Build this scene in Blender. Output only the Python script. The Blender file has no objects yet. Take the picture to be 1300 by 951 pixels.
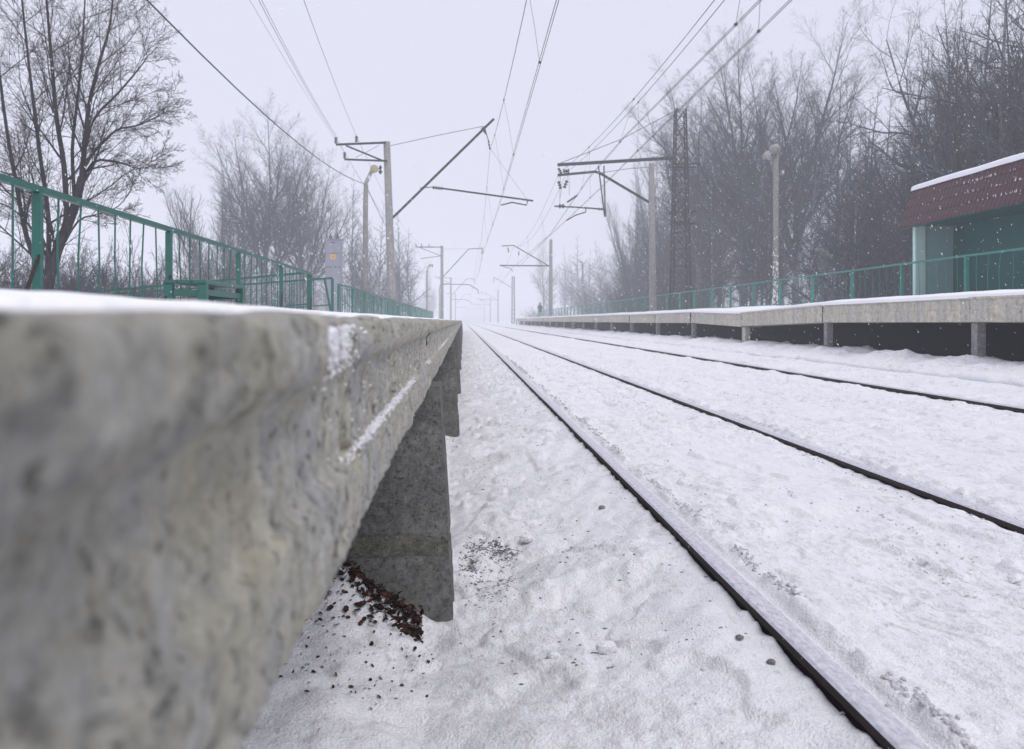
import bpy, math, random
import numpy as np
from mathutils import Vector, Matrix
R = math.radians
F, CX, CY, EZ = 1230.0, 588.0, 407.0, 0.894      # lens in photo pixels, vanishing point, eye height over the near rail

scene = bpy.context.scene
col = scene.collection

def at(px, py, Y):
    return Vector(((px-CX)*Y/F, Y, EZ+(CY-py)*Y/F))

# ------------------------------------------------------------------ tagging
def tag(o, label=None, cat=None, group=None, kind=None):
    if label: o['label'] = label
    if cat: o['category'] = cat
    if group: o['group'] = group
    if kind: o['kind'] = kind
    return o

def empty(name, loc=(0, 0, 0), rz=0):
    o = bpy.data.objects.new(name, None)
    o.location = loc; o.rotation_euler.z = rz; o.empty_display_size = .3
    col.objects.link(o)
    return o

def copy_tree(o, parent=None):
    c = o.copy(); col.objects.link(c); c.parent = parent
    for ch in list(o.children): copy_tree(ch, c)
    return c

def link_mesh(name, V, Fc, mats, parent=None, smooth=False, midx=None):
    me = bpy.data.meshes.new(name)
    V = np.asarray(V, dtype=np.float32).reshape(-1, 3)
    if isinstance(Fc, np.ndarray):
        k = Fc.shape[1]; n = Fc.shape[0]
        me.vertices.add(len(V)); me.vertices.foreach_set('co', V.ravel())
        me.loops.add(n*k); me.loops.foreach_set('vertex_index', Fc.astype(np.int32).ravel())
        me.polygons.add(n); me.polygons.foreach_set('loop_start', np.arange(0, n*k, k, dtype=np.int32))
        if smooth: me.polygons.foreach_set('use_smooth', np.ones(n, dtype=bool))
        me.update(calc_edges=True)
    else:
        me.from_pydata(V.tolist(), [], Fc)
        if smooth:
            for p in me.polygons: p.use_smooth = True
        me.update()
    if not isinstance(mats, (list, tuple)): mats = [mats]
    for m in mats: me.materials.append(m)
    if midx is not None: me.polygons.foreach_set('material_index', np.asarray(midx, dtype=np.int32))
    o = bpy.data.objects.new(name, me); col.objects.link(o)
    if parent: o.parent = parent
    return o

class MB:
    def __init__(s): s.v = []; s.f = []
    def box(s, x0, x1, y0, y1, z0, z1, c=0.0):
        if c <= 0:
            n = len(s.v)
            s.v += [(x0,y0,z0),(x1,y0,z0),(x1,y1,z0),(x0,y1,z0),(x0,y0,z1),(x1,y0,z1),(x1,y1,z1),(x0,y1,z1)]
            s.f += [tuple(n+i for i in q) for q in ((0,3,2,1),(4,5,6,7),(0,1,5,4),(1,2,6,5),(2,3,7,6),(3,0,4,7))]
            return s
        # chamfered box: stacked rings
        def ring(z, e):
            a, b, cc, d = x0+e, x1-e, y0+e, y1-e
            k = c
            return [(a+k,cc,z),(b-k,cc,z),(b,cc+k,z),(b,d-k,z),(b-k,d,z),(a+k,d,z),(a,d-k,z),(a,cc+k,z)]
        rings = [ring(z0, c), ring(z0+c, 0), ring(z1-c, 0), ring(z1, c)]
        n = len(s.v)
        for r in rings: s.v += r
        for i in range(3):
            for j in range(8):
                a = n+i*8+j; b = n+i*8+(j+1) % 8
                s.f.append((a, b, b+8, a+8))
        s.f.append(tuple(n+j for j in reversed(range(8))))
        s.f.append(tuple(n+24+j for j in range(8)))
        return s
    def hexa(s, p):      # eight corners: bottom four ccw, top four ccw
        n = len(s.v); s.v += [tuple(q) for q in p]
        s.f += [tuple(n+i for i in q) for q in ((0,3,2,1),(4,5,6,7),(0,1,5,4),(1,2,6,5),(2,3,7,6),(3,0,4,7))]
        return s
    def tube(s, pts, radii, n=6, cap=True):
        pts = [Vector(p) for p in pts]
        if not isinstance(radii, (list, tuple)): radii = [radii]*len(pts)
        up = None; base = len(s.v)
        for i, p in enumerate(pts):
            d = (pts[min(i+1, len(pts)-1)]-pts[max(i-1, 0)])
            if d.length < 1e-9: d = Vector((0, 0, 1))
            d.normalize()
            if up is None:
                up = d.orthogonal().normalized()
            else:
                up = up-d*up.dot(d)
                up = up.normalized() if up.length > 1e-6 else d.orthogonal().normalized()
            w = d.cross(up)
            for j in range(n):
                a = 2*math.pi*j/n
                s.v.append(tuple(p+(up*math.cos(a)+w*math.sin(a))*radii[i]))
        for i in range(len(pts)-1):
            for j in range(n):
                a = base+i*n+j; b = base+i*n+(j+1) % n
                s.f.append((a, b, b+n, a+n))
        if cap:
            s.f.append(tuple(base+j for j in reversed(range(n))))
            e = base+(len(pts)-1)*n
            s.f.append(tuple(e+j for j in range(n)))
        return s
    def bar(s, a, b, w, h=None):     # rectangular bar between two points
        h = h or w
        a = Vector(a); b = Vector(b); d = (b-a).normalized()
        side = d.cross(Vector((0, 0, 1)))
        side = side.normalized() if side.length > 1e-4 else Vector((1, 0, 0))
        up = side.cross(d).normalized()
        q = []
        for p in (a, b):
            for (i, j) in ((-1,-1),(1,-1),(1,1),(-1,1)):
                q.append(p+side*i*w/2+up*j*h/2)
        n = len(s.v); s.v += [tuple(v) for v in q]
        s.f += [tuple(n+i for i in t) for t in ((0,1,2,3),(7,6,5,4),(0,4,5,1),(1,5,6,2),(2,6,7,3),(3,7,4,0))]
        return s
    def insulator(s, a, b, r, discs=4):
        a = Vector(a); b = Vector(b)
        pts = []; rad = []
        for i in range(discs):
            t0 = i/discs; t1 = (i+.45)/discs; t2 = (i+.6)/discs; t3 = (i+.99)/discs
            for t, q in ((t0, .3), (t1, 1), (t2, 1), (t3, .3)):
                pts.append(a.lerp(b, t)); rad.append(r*q)
        return s.tube(pts, rad, 8)
    def build(s, name, m, parent=None, smooth=False):
        return link_mesh(name, s.v, s.f, m, parent, smooth)

# ------------------------------------------------------------------ noise
def h2(ix, iy, seed):
    n = (ix.astype(np.int64)*374761393+iy.astype(np.int64)*668265263+seed*1442695041) & 0xffffffff
    n = ((n ^ (n >> 13))*1274126177) & 0xffffffff
    n = (n ^ (n >> 16)) & 0xffffff
    return n/float(0xffffff)
def vn(x, y, seed=0):
    x = np.asarray(x, dtype=np.float64); y = np.asarray(y, dtype=np.float64)
    ix = np.floor(x); iy = np.floor(y); fx = x-ix; fy = y-iy
    fx = fx*fx*(3-2*fx); fy = fy*fy*(3-2*fy)
    a = h2(ix, iy, seed); b = h2(ix+1, iy, seed); c = h2(ix, iy+1, seed); d = h2(ix+1, iy+1, seed)
    return (a*(1-fx)+b*fx)*(1-fy)+(c*(1-fx)+d*fx)*fy-.5
def fbm(x, y, seed=0, o=4):
    r = 0; a = 1.0
    for i in range(o):
        r = r+a*vn(x*2**i+17.3*i, y*2**i-9.1*i, seed+i); a *= .5
    return r
def ss(a, b, x):
    t = np.clip((x-a)/(b-a), 0, 1); return t*t*(3-2*t)

# ------------------------------------------------------------------ materials
def new_mat(name):
    m = bpy.data.materials.new(name); m.use_nodes = True
    nt = m.node_tree; b = nt.nodes['Principled BSDF']
    return m, nt, b
def N(nt, t, **k):
    n = nt.nodes.new(t)
    for a, v in k.items():
        if a.startswith('i_'): n.inputs[a[2:].replace('_', ' ')].default_value = v
        else: setattr(n, a, v)
    return n
def coords(nt, scale=(1, 1, 1), kind='Object'):
    tc = N(nt, 'ShaderNodeTexCoord'); mp = N(nt, 'ShaderNodeMapping')
    mp.inputs['Scale'].default_value = scale
    nt.links.new(tc.outputs[kind], mp.inputs['Vector'])
    return mp.outputs['Vector']
def noise(nt, vec, scale, detail=4, rough=.55, dist=0.0):
    n = N(nt, 'ShaderNodeTexNoise'); n.inputs['Scale'].default_value = scale
    n.inputs['Detail'].default_value = detail; n.inputs['Roughness'].default_value = rough
    n.inputs['Distortion'].default_value = dist
    nt.links.new(vec, n.inputs['Vector']); return n.outputs['Fac']
def ramp(nt, fac, stops):
    r = N(nt, 'ShaderNodeValToRGB'); e = r.color_ramp.elements
    while len(e) < len(stops): e.new(.5)
    for i, (p, c) in enumerate(stops):
        e[i].position = p
        e[i].color = (c, c, c, 1) if not isinstance(c, (tuple, list)) else (c[0], c[1], c[2], 1)
    nt.links.new(fac, r.inputs['Fac']); return r.outputs['Color']
def mix(nt, fac, a, b, mode='MIX'):
    m = N(nt, 'ShaderNodeMix', data_type='RGBA', blend_type=mode)
    for i, v in ((0, fac), (6, a), (7, b)):
        if isinstance(v, (int, float)): m.inputs[i].default_value = v
        elif isinstance(v, tuple): m.inputs[i].default_value = (v[0], v[1], v[2], 1)
        else: nt.links.new(v, m.inputs[i])
    return m.outputs[2]
def bump(nt, b, hgt, strength=.5, dist=.01):
    n = N(nt, 'ShaderNodeBump'); n.inputs['Strength'].default_value = strength; n.inputs['Distance'].default_value = dist
    nt.links.new(hgt, n.inputs['Height']); nt.links.new(n.outputs['Normal'], b.inputs['Normal'])

def mat_snow(name, dirty=0.0, elong=1.0):
    m, nt, b = new_mat(name)
    v = coords(nt); b.inputs['Roughness'].default_value = .65
    c = (.90, .90, .93)
    if dirty > 0:
        ve = coords(nt, (1, elong, 1))
        big = ramp(nt, noise(nt, ve, 1.3, 5, .62), [(.36, 0.0), (.60, 1.0)])
        fine = ramp(nt, noise(nt, ve, 19, 8, .80, .6), [(.50, 0.0), (.60, 1.0)])
        vf = ramp(nt, noise(nt, coords(nt, (1, .25*elong+.2, 1)), 52, 5, .75), [(.55, 0.0), (.68, 1.0)])
        f = mix(nt, 1.0, big, fine, 'MULTIPLY')
        f2 = mix(nt, 1.0, mix(nt, .5, big, (1, 1, 1)), vf, 'MULTIPLY')
        col1 = mix(nt, f, c, (.50, .49, .50)); 
        colr = mix(nt, f2, col1, (.30, .29, .29))
        fin = mix(nt, dirty, c, colr)
        nt.links.new(fin, b.inputs['Base Color'])
    else:
        b.inputs['Base Color'].default_value = (*c, 1)
    hh = mix(nt, .5, noise(nt, v, 26, 6, .7), noise(nt, v, 120, 3, .6))
    bump(nt, b, hh, .85, .028 if dirty else .008)
    return m

def mat_concrete(name, base=(.34, .33, .30), stain=(.36, .33, .23), dark=(.12, .12, .11), scale=1.0, streak=.75, bdist=.006):
    m, nt, b = new_mat(name)
    v = coords(nt, (scale,)*3); vs = coords(nt, (scale*.12, scale, scale*.14))
    b.inputs['Roughness'].default_value = .92
    st = ramp(nt, noise(nt, vs, 9, 8, .70, .1), [(.42, 0.0), (.60, 1.0)])
    st2 = ramp(nt, noise(nt, vs, 24, 8, .72, .1), [(.50, 0.0), (.62, 1.0)])
    bl = ramp(nt, noise(nt, v, 6.0, 9, .75, .3), [(.36, 0.0), (.64, 1.0)])
    sp = ramp(nt, noise(nt, v, 26, 7, .75), [(.54, 0.0), (.64, 1.0)])
    c = mix(nt, bl, base, stain)
    c = mix(nt, mix(nt, 1.0, st, (streak*.7,)*3, 'MULTIPLY'), c, tuple(x*.62 for x in base))
    c = mix(nt, mix(nt, 1.0, st2, (streak*.55,)*3, 'MULTIPLY'), c, (.52, .51, .50))
    c = mix(nt, mix(nt, 1.0, sp, (.55,)*3, 'MULTIPLY'), c, dark)
    wp = ramp(nt, noise(nt, v, 33, 8, .8), [(.60, 0.0), (.67, 1.0)])
    c = mix(nt, mix(nt, 1.0, wp, (.55,)*3, 'MULTIPLY'), c, tuple(min(.6, x*1.9) for x in base))
    pt = ramp(nt, noise(nt, v, 60, 5, .7), [(.60, 0.0), (.64, 1.0)])
    c = mix(nt, mix(nt, 1.0, pt, (.6,)*3, 'MULTIPLY'), c, dark)
    md = ramp(nt, noise(nt, v, 17, 10, .82, .2), [(.30, 0.0), (.70, 1.0)])
    c = mix(nt, .95, c, mix(nt, md, (.15, .15, .15), (.85, .85, .85)), 'SOFT_LIGHT')
    g = noise(nt, v, 140, 3, .6)
    c = mix(nt, .7, c, mix(nt, g, (.1, .1, .1), (.9, .9, .9)), 'SOFT_LIGHT')
    nt.links.new(c, b.inputs['Base Color'])
    hh = mix(nt, .45, noise(nt, v, 22, 10, .8), noise(nt, v, 130, 4, .7))
    hh = mix(nt, mix(nt, 1.0, pt, (.8,)*3, 'MULTIPLY'), hh, (0, 0, 0))
    bump(nt, b, hh, 1.0, bdist)
    return m

def mat_paint(name, c, c2=None, rough=.45, scale=14, worn=.5, grains=1):
    m, nt, b = new_mat(name)
    v = coords(nt); b.inputs['Roughness'].default_value = rough
    c2 = c2 or tuple(x*.6 for x in c)
    f = ramp(nt, noise(nt, v, scale, 5, .65), [(.45, 0.0), (.68, worn)])
    k = mix(nt, f, c, c2)
    sn = ramp(nt, noise(nt, v, 60, 3, .6), [(.70, 0.0), (.74, 1.0)])
    k = mix(nt, mix(nt, 1.0, sn, (.7,)*3, 'MULTIPLY'), k, (.75, .76, .8))      # wind blown snow grains
    if not grains: k = mix(nt, f, c, c2)
    nt.links.new(k, b.inputs['Base Color'])
    bump(nt, b, noise(nt, v, 90, 3), .25, .002)
    return m

def mat_bark(name, c, c2, sc=9):
    m, nt, b = new_mat(name)
    vs = coords(nt, (1, 1, .25)); b.inputs['Roughness'].default_value = .95
    f = ramp(nt, noise(nt, vs, sc, 5, .7), [(.35, 0.0), (.65, 1.0)])
    nt.links.new(mix(nt, f, c, c2), b.inputs['Base Color'])
    bump(nt, b, noise(nt, vs, sc*3, 4), .6, .02)
    return m

M = {}
M['track_snow'] = mat_snow('trodden_snow', .66, .4)
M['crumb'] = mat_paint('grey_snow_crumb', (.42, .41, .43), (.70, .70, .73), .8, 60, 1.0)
M['snow'] = mat_snow('fresh_snow', 0.0)
M['rough_snow'] = mat_snow('crusted_snow', .25, 1.0)
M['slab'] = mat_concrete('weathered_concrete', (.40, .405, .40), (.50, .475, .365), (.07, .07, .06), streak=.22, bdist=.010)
M['pillar'] = mat_concrete('damp_concrete', (.125, .127, .127), (.17, .17, .155), (.03, .03, .03), scale=1.6, streak=.25, bdist=.006)  # darker grey than the edge slab, mottled at random
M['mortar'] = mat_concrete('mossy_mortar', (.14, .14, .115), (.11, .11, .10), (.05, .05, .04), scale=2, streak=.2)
M['beam'] = mat_concrete('pale_concrete', (.62, .61, .56), (.64, .58, .42), (.13, .12, .10), scale=.55, streak=1.0)
M['pole'] = mat_concrete('grey_pole_concrete', (.25, .25, .25), (.28, .27, .25), (.10, .10, .10), scale=.8, streak=.4)
M['tar'] = mat_paint('tarred_wall', (.003, .003, .006), (.004, .004, .008), .9, 6, 0, 0)  # near-black colour stands in for deep shade in the bays and gaps
M['green'] = mat_paint('green_fence_paint', (.003, .105, .085), (.01, .06, .03), .42, 9)
M['green2'] = mat_paint('faded_green_paint', (.010, .135, .11), (.02, .09, .065), .5, 9)
M['green3'] = mat_paint('light_green_fence_paint', (.010, .20, .165), (.02, .13, .10), .5, 9)
M['teal'] = mat_paint('teal_wall_paint', (.002, .100, .100), (.002, .080, .082), .4, 4, .4)
M['mint'] = mat_paint('mint_panel_paint', (.55, .78, .72), (.45, .68, .62), .5, 4, .3)
M['mintdull'] = mat_paint('dull_mint_panel_paint', (.24, .42, .42), (.18, .34, .34), .5, 4, .3)
M['maroon'] = mat_paint('maroon_roof_tiles', (.060, .011, .015), (.038, .008, .011), .4, 8, .6)
M['steel'] = mat_paint('dark_galvanised_steel', (.022, .022, .028), (.04, .03, .028), .6, 6)
M['wire'] = mat_paint('wire_metal', (.07, .07, .075), (.05, .05, .05), .6, 3)
M['porcelain'] = mat_paint('insulator_glaze', (.035, .025, .025), (.03, .02, .02), .3, 6)
M['rust'] = mat_paint('rusty_steel', (.028, .022, .024), (.055, .03, .022), .8, 16)
M['cabinet'] = mat_paint('grey_cabinet_paint', (.26, .27, .32), (.20, .21, .25), .5, 3, .5)
M['cabinet_dark'] = mat_paint('dark_door_gap', (.08, .08, .10), None, .7)
M['yellow'] = mat_paint('yellow_warning_plate', (.62, .42, .08), (.5, .36, .1), .5, 8, .3)
M['lamp'] = mat_paint('aged_lamp_glass', (.40, .34, .17), (.30, .26, .14), .35, 10, .5)
M['lamp_body'] = mat_paint('lamp_housing_paint', (.34, .34, .32), (.25, .24, .22), .55, 8)
M['coat'] = mat_paint('navy_coat_cloth', (.018, .02, .04), None, .95)
M['trousers'] = mat_paint('black_trouser_cloth', (.012, .012, .016), None, .95)
M['skin'] = mat_paint('skin', (.45, .27, .2), None, .6)
M['stone'] = mat_concrete('dark_ballast_stone', (.16, .16, .17), (.24, .23, .23), (.06, .06, .06), scale=3)
M['bark_dark'] = mat_bark('dark_bark', (.050, .055, .072), (.135, .145, .178))  # lighter and bluish: tint of the haze put into the bark colour
M['bark_brown'] = mat_bark('brown_twig_bark', (.066, .064, .078), (.12, .118, .138))
M['bark_near'] = mat_bark('near_dark_bark', (.025, .022, .028), (.07, .06, .068))
M['bark_grey'] = mat_bark('grey_bark', (.10, .10, .12), (.30, .295, .32))

m, nt, b = new_mat('worn_rail_head')
v = coords(nt, (1, .35, 1))
f = ramp(nt, noise(nt, v, 70, 7, .75), [(.35, 0.0), (.60, 1.0)])
nt.links.new(mix(nt, f, (.42, .42, .46), (.70, .70, .75)), b.inputs['Base Color'])
b.inputs['Metallic'].default_value = .25; b.inputs['Roughness'].default_value = .5
bump(nt, b, noise(nt, coords(nt), 150, 3), .3, .002)
M['railhead'] = m

m, nt, b = new_mat('fallen_leaf')
oi = N(nt, 'ShaderNodeTexCoord'); 
f = noise(nt, oi.outputs['Object'], 34, 2)
nt.links.new(ramp(nt, f, [(.38, (.012, .009, .009)), (.52, (.028, .013, .011)), (.60, (.065, .022, .013)), (.74, (.12, .065, .03))]), b.inputs['Base Color'])
b.inputs['Roughness'].default_value = .7
M['leaf'] = m
m, nt, b = new_mat('snowflake_ice')
b.inputs['Base Color'].default_value = (.9, .9, .93, 1); b.inputs['Roughness'].default_value = .6
M['flake'] = m

for k_ in ('tar', 'bark_dark', 'bark_brown', 'bark_grey', 'bark_near', 'coat', 'trousers', 'slab', 'pillar', 'mortar', 'beam', 'pole', 'rust', 'steel', 'maroon', 'teal', 'leaf', 'stone', 'wire'):
    bs_ = M[k_].node_tree.nodes['Principled BSDF']
    bs_.inputs['Specular IOR Level'].default_value = .0 if k_ in ('tar', 'bark_dark', 'bark_brown', 'bark_grey', 'bark_near') else .12

# ------------------------------------------------------------------ ground
RAILS = (.948, 2.468, 5.055, 6.575)
RZ = (0.0, 0.0, .11, .125)
def base_profile(x):
    xs = [-400, -60, -12, -5, -3.2, -.6, -.30, -.10, .25, .70, .9085, .9105, .985, .99, 1.08, 1.7, 2.4285, 2.4305, 2.505, 2.51, 3.0, 4.0, 5.0155, 5.0175, 5.095, 5.10, 5.8, 6.5355, 6.5375, 6.615, 6.62, 7.0, 7.5, 8.2, 11.2, 12.5, 16, 60, 400]
    zs = [.5, .3, .1, -.1, -.2, -.13, -.20, -.255, -.19, -.090, -.044, -.13, -.13, -.020, -.016, -.032, -.042, -.12, -.12, -.014, .0, .035, .062, .02, .02, .10, .10, .118, .04, .04, .13, .22, .32, .30, .3, .3, .5, .9, 1.5]
    return np.interp(x, xs, zs)
def ground_z(x, y):
    x = np.asarray(x, float); y = np.asarray(y, float)
    z = base_profile(x)
    nr = np.ones_like(z)                       # quiet strip at the rails
    for r in RAILS: nr = nr*(1-.92*np.exp(-((x-r)/.085)**4))
    sh = ss(.92, .75, x)*ss(-6, -.2, x)          # lumpy shoulder beside the near platform
    trk = ss(.95, 1.15, x)*ss(7.3, 6.8, x)
    bank = ss(6.7, 7.2, x)
    far = ss(-2, -8, x)+ss(11.5, 16, x)
    z = z+nr*sh*(.085*fbm(x*1.7, y*1.5, 3)+.028*fbm(x*6, y*6, 5)+.026*np.abs(fbm(x*11, y*11, 8))*ss(-.3, .3, fbm(x*1.9, y*1.3, 35))+.010*fbm(x*32, y*28, 9, 2)*ss(-.1, .25, fbm(x*3, y*2.2, 28)))
    z = z+nr*trk*(.03*fbm(x*2.2, y*.55, 11)+.030*fbm(x*7, y*2.6, 15)+.026*np.abs(fbm(x*14, y*9, 19))*ss(-.35, .3, fbm(x*1.1, y*.5, 33))+.010*fbm(x*34, y*24, 20, 2)*ss(-.1, .25, fbm(x*2.5, y*1.0, 27)))
    z = z+nr*(bank*(1-far))*(.10*fbm(x*1.6, y*1.1, 23)+.06*fbm(x*6, y*5, 25))
    z = z+far*.5*fbm(x*.15, y*.15, 29)
    # sastrugi: small broken crust steps
    st = vn(x*3.1+y*.9, y*2.0-x*.5, 41)+.5*vn(x*9, y*5, 43)
    z = z+nr*.020*ss(.10, .13, st)*(sh+trk)
    # chunky crumbs inside the gauge beside each rail (flange groove)
    for r, zz in zip(RAILS, RZ):
        g = np.exp(-((x-r-.105)/.028)**2)
        z = z+g*.022*ss(-.05, .25, fbm(x*30, y*9, 51))-np.exp(-((x-r-.065)/.016)**2)*.012
    for r, am in zip(RAILS, (.013, .010, .010, .005)):
        z = z+am*np.exp(-((x-r+.045)/.02)**2)*np.clip(fbm(y*11, x*0+r, 52)*1.7, -.6, 1)*(x < r-.036)
    # plough furrows along the track
    for (fx, sd) in ((1.38, 61), (1.72, 63), (1.98, 65), (3.2, 67), (3.75, 69), (5.9, 71)):
        w = ss(.05, .3, vn(y*.45, y*0+fx, sd))
        g = np.exp(-((x-fx-.05*vn(y*.8, y*0, sd+1))/.03)**2)
        z = z+g*w*.035*(.3+fbm(x*26, y*14, sd+2))
    # trodden hollow beside the first pillar
    z = z-.06*np.exp(-(((x-.14)/.15)**2+((y-4.35)/.35)**2))+.02*np.exp(-(((x-.14)/.18)**2+((y-4.35)/.45)**2))*fbm(x*25, y*25, 77)
    # litter heap rising under the platform at the foot of the first pillar
    z = z+.10*np.exp(-((y-3.62)/.22)**2)*ss(-.16, -.45, x)*ss(-2.5, -1.2, x)
    return z

def axis(segs):
    out = []
    for a, b, d0, d1 in segs:
        t = a
        while t < b-1e-9:
            out.append(t); u = (t-a)/(b-a); t += d0+(d1-d0)*u
    out.append(segs[-1][1]); return np.array(out)
xa = axis([(-500, -40, 60, 6), (-40, -6, 4, .8), (-6, -1, .5, .1), (-1, -.4, .05, .02), (-.4, 2.6, .0115, .0115), (2.6, 7.6, .02, .025), (7.6, 9, .06, .2), (9, 14, .4, .8), (14, 60, 2, 6), (60, 500, 10, 60)])
for r in RAILS:   # crisp edges against the rails
    xa = np.concatenate([xa, [r-.0395, r-.0375, r+.037, r+.042]])
xa = np.unique(np.round(xa, 4))
ya = axis([(-60, -4, 8, 1.5), (-4, 1.4, .5, .08), (1.4, 5, .013, .022), (5, 12, .022, .05), (12, 30, .05, .2), (30, 80, .2, 1.0), (80, 200, 1.2, 6), (200, 900, 10, 70)])
def grid(xs, ys, zf):
    X, Y = np.meshgrid(xs, ys)
    Z = zf(X, Y)
    V = np.stack([X, Y, Z], -1).reshape(-1, 3)
    ny, nx = X.shape
    i = np.arange(ny-1)[:, None]*nx+np.arange(nx-1)[None, :]
    Fq = np.stack([i, i+1, i+nx+1, i+nx], -1).reshape(-1, 4)
    return V, Fq
V, Fq = grid(xa, ya, ground_z)
g = link_mesh('ground', V, Fq, M['track_snow'], smooth=True)
tag(g, kind='structure')

# ------------------------------------------------------------------ rails
rail_labels = ('nearest rail, its dark left side exposed above the snow beside the left platform',
               'second rail from the left platform, running out at the right edge of the photo',
               'third rail, thin dark left rail of the farther track, half sunk in snow',
               'farthest rail, nearly buried in snow below the right platform')
def rail(x, z, label):
    root = empty('rail', (x, 0, z)); tag(root, label, 'rail', 'rails of the two tracks')
    prof_head = [(-.036, -.032), (.036, -.032), (.036, -.008), (.028, -.001), (.0, .0015), (-.028, -.001), (-.036, -.008)]
    prof_web = [(-.07, -.18), (.07, -.18), (.07, -.168), (.014, -.14), (.009, -.05), (.034, -.033), (-.034, -.033), (-.009, -.05), (-.014, -.14), (-.07, -.168)]
    ys = [-30, -8, 0]+[i*.25 for i in range(1, 120)]+[30+i*2 for i in range(1, 50)]+[140, 180, 260, 400, 700]
    for nm, pr, mt in (('rail_head', prof_head, M['railhead']), ('rail_web', prof_web, M['rust'])):
        vs = []; n = len(pr)
        for y in ys:
            w = .0015*math.sin(y*1.3+x)+.001*math.sin(y*3.1)
            for (a, b) in pr: vs.append((a+w, y, b))
        fs = []
        for i in range(len(ys)-1):
            for j in range(n):
                a = i*n+j; b = i*n+(j+1) % n
                fs.append((a, a+n, b+n, b))
        if nm == 'rail_head':
            mi = [0 if pr[j][1] > -.02 and pr[(j+1) % n][1] > -.02 else 1 for i in range(len(ys)-1) for j in range(n)]
            link_mesh(nm, vs, fs, [mt, M['rust']], root, midx=mi)
        else:
            link_mesh(nm, vs, fs, mt, root)
for x, z, l in zip(RAILS, RZ, rail_labels): rail(x, z, l)

# ------------------------------------------------------------------ left platform
LX = -.125
JL = [3.68+6*k for k in range(-1, 16)]           # pillar stations
END_L = 99.7
plat = empty('concrete_platform', (LX, 0, -.2))
tag(plat, 'near left platform: weathered yellowish concrete edge slab close to the lens, on grey pillars', 'platform', 'railway platforms')
def left_slab(y0, y1, dy, npts, seed, amp):
    prof = [(-3.25, .07), (-1.6, .03), (-.35, .002), (-.17, .004), (-.140, .0045), (-.128, .0032), (-.121, -.004), (-.120, -.035), (-.124, -.046), (-.1385, -.060), (-.1395, -.10), (-.138, -.146), (-.134, -.153), (-.124, -.158), (-.123, -.20), (-.124, -.243), (-.130, -.251), (-.16, -.255), (-.40, -.255), (-3.1, -.22), (-3.25, -.2)]
    P = np.array(prof); d = np.r_[0, np.cumsum(np.hypot(*np.diff(P, axis=0).T))]
    i0, i1 = d[3], d[17]
    ts = np.r_[d[:3], np.linspace(i0, i1, npts), d[18:]]
    px = np.interp(ts, d, P[:, 0]); pz = np.interp(ts, d, P[:, 1])
    ys = np.r_[np.arange(y0, y1-dy*.5, dy), y1]
    S, Y = np.meshgrid(ts, ys); X = np.tile(px, (len(ys), 1)); Z = np.tile(pz, (len(ys), 1))
    mask = ((S > d[2]) & (S < d[18])).astype(float)*ss(i0-.001, i0+.02, S)*ss(i1+.001, i1-.02, S)
    lip = ss(-.062, -.045, Z)*mask
    # the thick lip droops further towards the lens and breaks off at .84 m
    br = ss(.90, .80, Y+.03*vn(S*30, Y*0, seed))
    X = X+mask*ss(-.075, -.055, Z)*br*.009
    X = X-lip*ss(.80, .88, Y)*ss(1.30, 1.0, Y)*(.010+.02*np.clip(fbm(S*40, Y*16, seed+4), 0, 1))
    nz = .0050*fbm(S*5, Y*3, seed, 3)+.0040*fbm(S*26, Y*24, seed+9, 4)+.0055*fbm(S*90, Y*70, seed+17, 3)
    chips = .016*ss(.24, .36, fbm(S*14, Y*9, seed+31))
    X = X+mask*amp*(nz-chips*(.35+.65*(ss(-.05, -.01, Z)+ss(-.225, -.25, Z)+ss(.03, .0, np.abs(Z+.152)))))
    Z = Z+mask*amp*.006*fbm(S*9+3, Y*7, seed+3)-amp*ss(i1-.05, i1, S)*ss(i1+.2, i1, S)*.010*fbm(S*3, Y*13, seed+6)*0
    Zb = ss(-.235, -.255, Z)
    Z = Z+Zb*mask*.012*fbm(Y*9, S*2, seed+8)
    Vv = np.stack([X-LX, Y, Z+EZ+.2], -1).reshape(-1, 3)
    ny, nx = X.shape
    i = np.arange(ny-1)[:, None]*nx+np.arange(nx-1)[None, :]
    Fv = np.stack([i, i+nx, i+nx+1, i+1], -1).reshape(-1, 4)
    close = np.stack([np.arange(ny-1)*nx+nx-1, (np.arange(ny-1)+1)*nx+nx-1, (np.arange(ny-1)+1)*nx, np.arange(ny-1)*nx], -1)
    return Vv, np.concatenate([Fv, close]), (ny, nx)
def add_left_slab(y0, y1, dy, npts, seed, amp):
    Vv, Fv, (ny, nx) = left_slab(y0, y1, dy, npts, seed, amp)
    o = link_mesh('edge_slab', Vv, Fv, M['slab'], plat, smooth=True)
    me = o.data
    return o
add_left_slab(-6, -2.34, .3, 12, 5, .6)
add_left_slab(-2.32, 3.675, .007, 62, 7, 1.0)
add_left_slab(3.685, 9.675, .014, 50, 13, 1.0)
add_left_slab(9.69, 15.67, .03, 34, 19, 1.0)
for k in range(14):
    a = 15.68+6*k
    add_left_slab(a+.01, a+5.99, .12, 14, 25+k, .9)

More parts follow.
